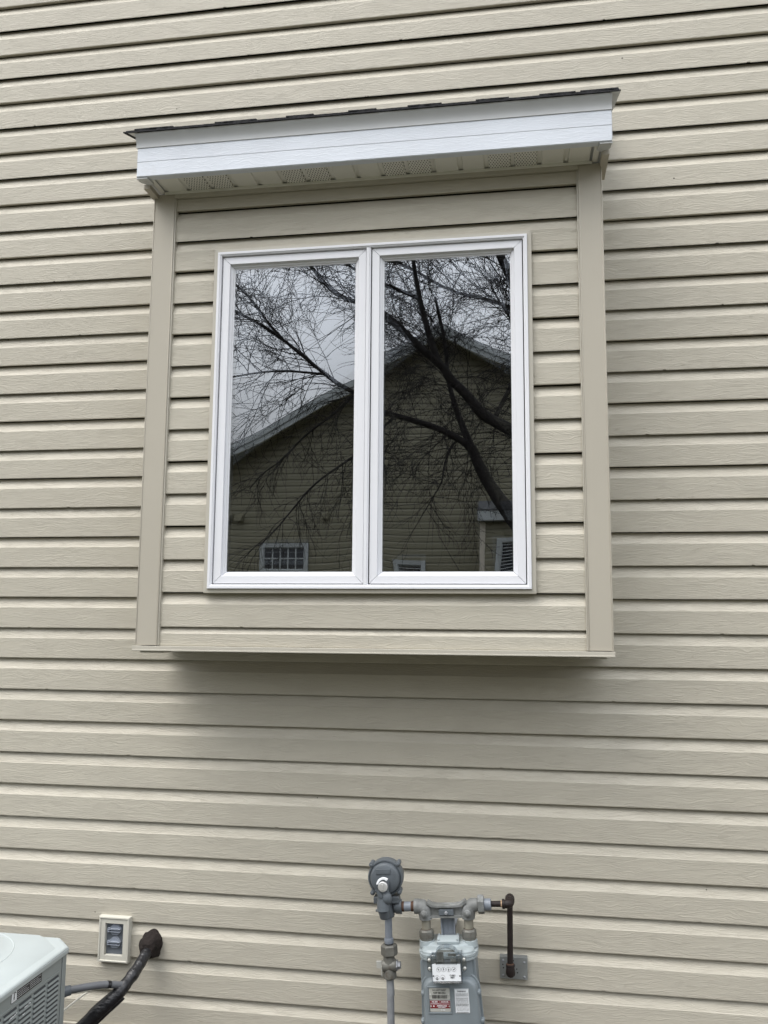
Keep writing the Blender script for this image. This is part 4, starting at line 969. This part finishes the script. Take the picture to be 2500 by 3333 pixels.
# ------------------------------------------------------------------ outdoor outlet
ol = thing('electrical_outlet', 'grey weatherproof double outlet set in an almond block on the siding beside the black line', 'outlet', (-1.438, -0.02, 0.449))
X0, X1, Z0, Z1 = -1.4965, -1.3802, 0.4490, 0.6040
q = MB(); ring_sides(q, [(0, 0.012), (0, -0.0150), (0.0020, -0.0195), (0.0060, -0.0200), (0.0075, -0.0185), (0.0078, -0.0165), (0.0235, -0.0165), (0.0240, -0.0155), (0.0250, 0.0080), (0.0250, 0.012)], X0, X1, Z0, Z1)
q.build('mounting_block', BLOCK, ol, angle=50)
q = MB(); q.box(X0 + 0.024, X1 - 0.024, -0.0028, 0.010, Z0 + 0.022, Z1 - 0.022); q.build('cover_plate', OUTP, ol)
for zc in (0.5565, 0.5130):
    q = MB(); xc = -1.4385
    q.prism([(xc - 0.020, zc - 0.008), (xc - 0.010, zc - 0.0185), (xc + 0.010, zc - 0.0185), (xc + 0.021, zc - 0.006), (xc + 0.023, zc + 0.004), (xc + 0.010, zc + 0.0195), (xc - 0.006, zc + 0.0195), (xc - 0.020, zc + 0.008)], -0.0078, -0.0018, 'y')
    q.prism([(xc - 0.024, zc + 0.0035), (xc - 0.012, zc + 0.0065), (xc + 0.012, zc + 0.0065), (xc + 0.0215, zc + 0.0045), (xc + 0.0215, zc + 0.0020), (xc + 0.010, zc + 0.0018), (xc - 0.014, zc + 0.0018), (xc - 0.024, zc + 0.0005)], -0.0168, -0.0076, 'y')
    q.prism([(xc - 0.024, zc - 0.0070), (xc + 0.018, zc - 0.0085), (xc + 0.022, zc - 0.0065), (xc + 0.022, zc - 0.0050), (xc - 0.024, zc - 0.0045)], -0.0143, -0.0076, 'y')
    q.box(xc - 0.014, xc + 0.012, -0.0113, -0.0076, zc - 0.0048, zc + 0.0020)
    q.box(xc - 0.0275, xc - 0.0200, -0.0128, -0.0018, zc - 0.009, zc + 0.006); q.box(xc - 0.0255, xc - 0.0155, -0.0148, -0.0078, zc + 0.006, zc + 0.0085)
    q.build('flap_cover', OUTL, ol, bevel=0.0008)

# ------------------------------------------------------------------ refrigerant line, conduit, cables
ls = thing('refrigerant_line', 'thick black taped foam-insulated pipe coming out of brown putty in the siding', 'pipe', (-1.29, 0, 0.51))
path = [(-1.2975, 0.03, 0.512), (-1.2955, -0.020, 0.510), (-1.2985, -0.062, 0.500), (-1.3025, -0.100, 0.477), (-1.3125, -0.138, 0.4545), (-1.3260, -0.170, 0.4320), (-1.3385, -0.190, 0.4180), (-1.3820, -0.215, 0.3790), (-1.4180, -0.235, 0.3430), (-1.4700, -0.250, 0.290), (-1.530, -0.262, 0.225), (-1.60, -0.28, 0.18)]
P = smooth_path([Vector(p) for p in path], 3); rr = []
for i, p in enumerate(P):
    t = i / (len(P) - 1); rr.append(0.0185 + 0.0012 * math.sin(i * 0.9) * (0.3 + t) + 0.004 * min(1.0, max(0.0, (t - 0.3) * 4)) + 0.0012 * noise.noise(Vector((i * 1.7, 0, 0))))
q = MB(); q.tube(P, rr, 20); q.build('insulated_pipe', TAPE, ls, angle=60)
q = MB()
Q = [p + Vector((0.012, 0.012, -0.018)) for p in P[len(P) // 2:]]
q.tube(Q, 0.0085, 12); q.build('thin_line', TAPE, ls)
# wraps of electrical tape round the junction
q = MB()
for i in range(12, 22, 4):
    d = (P[i + 1] - P[i]).normalized(); a = P[i]
    q.tube([a - d * 0.006, a, a + d * 0.012, a + d * 0.018], [rr[i] * 0.985, rr[i] + 0.0009, rr[i] + 0.0012, rr[i] * 0.985], 18)
q.build('tape_wrap', TAPE, ls, angle=60)
# putty
nA = 40; vs = []; fs = []; rp_ = random.Random(4)
rings = [(1.0, 0.012), (1.04, -0.004), (0.98, -0.018), (0.82, -0.034), (0.64, -0.048), (0.50, -0.054)]
for j, (k, y) in enumerate(rings):
    for i in range(nA):
        a = 2 * math.pi * i / nA; w = 1 + 0.26 * noise.noise(Vector((math.cos(a) * 1.6, math.sin(a) * 1.6, j * 0.35))) + 0.05 * noise.noise(Vector((math.cos(a) * 6, math.sin(a) * 6, j)))
        r_ = 0.0420 * k * w
        vs.append((-1.2985 + r_ * math.cos(a) * 0.98, y - 0.004 * noise.noise(Vector((a, j * 2, 1))), 0.5155 + r_ * math.sin(a) - (0.006 * j / 5)))
for j in range(len(rings) - 1):
    for i in range(nA): i2 = (i + 1) % nA; fs.append((j * nA + i, j * nA + i2, (j + 1) * nA + i2, (j + 1) * nA + i))
fs.append(tuple(range((len(rings) - 1) * nA, len(rings) * nA)))
q = MB(); q.add(vs, fs); pt_ = q.build('putty_seal', PUTTY, ls, angle=50)
q = MB(); cpts = []
for k in range(15):
    a = R(178 - k * 12.5); r_ = 0.0300 + 0.004 * noise.noise(Vector((k * 0.8, 2.0, 0))) + (0.002 if k % 2 else 0)
    cpts.append((-1.2985 + r_ * math.cos(a), -0.0385 + 0.25 * abs(r_ - 0.03), 0.5110 + r_ * 0.85 * math.sin(a)))
q.tube(cpts, 0.0014, 6); q.build('putty_crack', HOLE, pt_)
cd = thing('electrical_conduit', 'grey flexible conduit running from the condenser cabinet into the black taped bundle', 'conduit', (-1.45, -0.28, 0.46))
P2 = smooth_path([Vector(p) for p in [(-1.475, -0.300, 0.462), (-1.440, -0.285, 0.467), (-1.400, -0.255, 0.467), (-1.362, -0.220, 0.462), (-1.335, -0.185, 0.448), (-1.322, -0.165, 0.440)]], 3)
q = MB(); q.tube(P2, 0.0112, 20); q.build('conduit_tube', CONDUIT, cd, angle=60)
q = MB(); q.tube([(-1.480, -0.303, 0.459), (-1.462, -0.2955, 0.4635), (-1.4605, -0.2950, 0.4635), (-1.4470, -0.2885, 0.4655)], [0.0175, 0.0175, 0.0160, 0.0150], 20); q.build('conduit_fitting', REG, cd, bevel=0.001)
k = int(len(P2) * 0.62); d = (P2[k + 1] - P2[k]).normalized(); q = MB(); q.tube([P2[k], P2[k] + d * 0.012], 0.0118, 20); q.build('tape_band', TAPE, cd)
q = MB(); q.tube([p + Vector((0.0, 0.012, -0.010)) for p in P2[3:]], 0.006, 12); q.build('side_tube', TAPE, cd)
def cable(pts, label):
    q_ = MB(); q_.tube(smooth_path([Vector(p) for p in pts], 3), 0.0033, 8); o = q_.build('cable', CABLE); tag(o, label, 'cable', 'thin white cables by the condenser'); return o
cable([(-1.475, -0.275, 0.452), (-1.455, -0.250, 0.4400), (-1.420, -0.235, 0.4430), (-1.385, -0.222, 0.4480), (-1.350, -0.212, 0.4480)], 'thin white cable running level just under the grey conduit')
cable([(-1.53, -0.285, 0.345), (-1.492, -0.262, 0.383), (-1.455, -0.240, 0.412), (-1.420, -0.222, 0.438), (-1.395, -0.215, 0.447)], 'thin white cable sloping down from the grey conduit to the condenser')

# ------------------------------------------------------------------ air conditioner condenser
ac = thing('air_conditioner', 'pale grey outdoor condenser unit with louvered side and fan grille on top', 'air conditioner', (-1.757, -0.67, 0.0))
AX0, AX1, AY0, AY1 = -2.112, -1.4065, -1.030, -0.335        # y0 near the camera
def octo(ins, ch=0.064):
    return [(AX0 + ins, AY0 + ins), (AX1 - ins, AY0 + ins), (AX1 - ins, AY1 - ch - ins * 0.41), (AX1 - ch - ins * 0.41, AY1 - ins), (AX0 + ins, AY1 - ins)]
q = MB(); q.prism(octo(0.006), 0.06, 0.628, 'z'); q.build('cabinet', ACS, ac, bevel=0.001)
q = MB().box(AX0 - 0.05, AX1 + 0.05, AY0 - 0.05, AY1 + 0.05, 0.0, 0.058); q.build('pad', FOUND, ac)
lid = MB(); rings = [(-0.0035, 0.6225), (-0.0040, 0.6300), (-0.0040, 0.6345), (-0.001, 0.6395), (0.004, 0.6412), (0.012, 0.6412)]
vs = []; fs = []
for ins, z in rings: vs += [(p[0], p[1], z) for p in octo(ins)]
for j in range(len(rings) - 1):
    for k in range(5): k2 = (k + 1) % 5; fs.append((j * 5 + k, j * 5 + k2, (j + 1) * 5 + k2, (j + 1) * 5 + k))
fs.append(tuple(range((len(rings) - 1) * 5, len(rings) * 5)))
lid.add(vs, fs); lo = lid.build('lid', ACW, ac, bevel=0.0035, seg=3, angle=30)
pl_ = MB(); up_ = [(AX0 + 0.04, AY0 + 0.04), (-1.452, AY0 + 0.04), (-1.452, -0.432), (-1.538, -0.343), (AX0 + 0.04, -0.343)]
lw_ = [(AX0 + 0.025, AY0 + 0.025), (-1.434, AY0 + 0.025), (-1.434, -0.424), (-1.524, -0.3385), (AX0 + 0.025, -0.3385)]
pl_.add([(p[0], p[1], 0.6410) for p in lw_] + [(p[0], p[1], 0.6475) for p in up_], [(k, (k + 1) % 5, (k + 1) % 5 + 5, k + 5) for k in range(5)] + [(5, 6, 7, 8, 9)])
pl_.build('lid_plateau', ACW, lo, bevel=0.0015)
LCX, LCY = -1.760, -0.565
q = MB(); q.lathe([(0.234, -0.001), (0.2325, 0.0016), (0.2310, 0.0016), (0.2290, 0.0004), (0.200, 0.0016), (0.190, 0.0060), (0.150, 0.0090), (0.0, 0.0100)], (LCX, LCY, 0.6470), 'z', 72); q.build('fan_ring', ACW, lo, angle=25)
q = MB()
for k in range(80):
    a = 2 * math.pi * k / 80; pts = []
    for t in range(7):
        r_ = 0.182 - t * 0.020; aa = a + t * 0.035
        pts.append((LCX + r_ * math.cos(aa), LCY + r_ * math.sin(aa), 0.6555 + 0.006 * math.sin(t / 6 * math.pi)))
    q.tube(pts, 0.0026, 5, cap=True)
q.build('fan_grille', DECAL_W, lo)
q = MB(); q.lathe([(0.182, 0.0), (0.182, 0.0004)], (LCX, LCY, 0.6560), 'z', 60)
q = MB(); q.tube([(-1.675, -0.352, 0.648), (-1.690, -0.350, 0.656), (-1.705, -0.349, 0.650)], 0.004, 8); q.build('latch', RUSTR, lo)
# side face (+x) : panel with louvres
XS = AX1 - 0.006
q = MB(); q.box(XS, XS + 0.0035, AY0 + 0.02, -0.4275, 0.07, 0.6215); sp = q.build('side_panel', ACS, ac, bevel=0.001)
q = MB(); q.prism([(XS, -0.4235), (XS + 0.0042, -0.4235), (XS + 0.0042, AY1 - 0.066), (XS - 0.061, AY1 - 0.002), (XS - 0.064, AY1 - 0.006)], 0.07, 0.6220, 'z'); q.build('corner_post', ACS, ac, bevel=0.0008)
q = MB(); q.box(XS, XS + 0.0020, -0.4275, -0.4235, 0.07, 0.622); q.build('panel_gap', ACD, ac, smooth=False)
lv = MB(); col_r = [-0.4444 - 0.0745 * k for k in range(8)]
for yr_ in col_r:
    yl = yr_ - 0.0640
    if yl < AY0 + 0.02: continue
    z = 0.5760
    while z > 0.12:
        lv.add([(XS + 0.0037, yr_, z - 0.0020), (XS + 0.0037, yl, z - 0.0020), (XS + 0.0085, yl + 0.003, z - 0.0118), (XS + 0.0085, yr_ - 0.003, z - 0.0118), (XS + 0.0037, yl, z - 0.0135), (XS + 0.0037, yr_, z - 0.0135)],
               [(0, 1, 2, 3), (3, 2, 4, 5), (0, 3, 5), (1, 4, 2)])
        z -= 0.01385
lv.build('louver_grid', ACS, sp, angle=20)
q = MB()  # dark strips at the slat roots: shade put in as colour, not openings
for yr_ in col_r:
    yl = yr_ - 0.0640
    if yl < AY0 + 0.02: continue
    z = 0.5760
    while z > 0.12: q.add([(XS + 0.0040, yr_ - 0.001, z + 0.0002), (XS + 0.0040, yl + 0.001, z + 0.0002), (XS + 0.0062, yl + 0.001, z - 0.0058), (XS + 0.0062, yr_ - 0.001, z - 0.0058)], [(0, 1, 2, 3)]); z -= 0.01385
q.build('louver_shade_strips', ACD, sp, smooth=False)
# ridge round each louvre field
q = MB()
q.box(XS + 0.0034, XS + 0.0052, AY0 + 0.03, -0.4400, 0.5785, 0.5850)
q.build('pressed_rib', ACS, sp, bevel=0.0008)
# warning decal
XD = XS + 0.0042
dl = MB().box(XS + 0.0030, XD, -0.6970, -0.5420, 0.5930, 0.6300).build('warning_decal', DECAL_B, sp, smooth=False)
q = MB(); q.box(XD, XD + 0.0003, -0.6955, -0.6700, 0.5945, 0.6285)
q.box(XD, XD + 0.0003, -0.6670, -0.6060, 0.6225, 0.6285); q.box(XD, XD + 0.0003, -0.6045, -0.5435, 0.6225, 0.6285)
rl = random.Random(2)
for (ya, yb, zz0) in ((-0.6660, -0.6080, 0.6195), (-0.6035, -0.5450, 0.6195)):
    z = zz0; k = 0
    while z > 0.5970:
        y = ya
        while y < yb - 0.003:
            w = rl.uniform(0.003, 0.009); y2 = min(y + w, yb - 0.012 * (k % 3 == 2))
            if y2 > y: q.box(XD, XD + 0.0003, y, y2, z - 0.0009, z)
            y += w + 0.0018
        z -= 0.0052; k += 1
q.build('printed_white', DECAL_W, dl, smooth=False)
text('WARNING', 0.0056, DECAL_B, dl, XD + 0.0004, -0.6340, 0.6254, rotz=90); text('CAUTION', 0.0056, DECAL_B, dl, XD + 0.0004, -0.5720, 0.6254, rotz=90)
q = MB()
def bar2(y0, z0, y1, z1, w=0.0012):
    d = Vector((y1 - y0, z1 - z0)); n_ = Vector((-d.y, d.x)).normalized() * w
    q.add([(XD + 0.0006, y0 + n_.x, z0 + n_.y), (XD + 0.0006, y0 - n_.x, z0 - n_.y), (XD + 0.0006, y1 - n_.x, z1 - n_.y), (XD + 0.0006, y1 + n_.x, z1 + n_.y)], [(0, 1, 2, 3)])
bar2(-0.682, 0.6215, -0.683, 0.6090, 0.0018); bar2(-0.683, 0.6090, -0.690, 0.5975); bar2(-0.683, 0.6090, -0.6795, 0.5970); bar2(-0.682, 0.6200, -0.693, 0.6190); bar2(-0.682, 0.6200, -0.6740, 0.6150); bar2(-0.6825, 0.6225, -0.6795, 0.6265, 0.0015)
q.build('warning_figure', DECAL_B, dl, smooth=False)
# flakes of torn sticker
q = MB(); rf_ = random.Random(8)
for (yc, zc, L_) in ((-0.6230, 0.5610, 0.030), (-0.6950, 0.5600, 0.036), (-0.6420, 0.5440, 0.008)):
    y = yc - L_ / 2
    while y < yc + L_ / 2:
        w = rf_.uniform(0.003, 0.007); h = rf_.uniform(0.001, 0.0042); zz0 = zc + (y - yc) * 0.10 + rf_.uniform(-0.001, 0.001)
        q.add([(XS + 0.0112, y, zz0), (XS + 0.0112, y + w, zz0 + rf_.uniform(-0.001, 0.001)), (XS + 0.0112, y + w * 0.8, zz0 + h), (XS + 0.0112, y + w * 0.1, zz0 + h * 0.8)], [(0, 1, 2, 3)]); y += w * 0.8
q.build('torn_sticker', DECAL_W, sp, smooth=False)
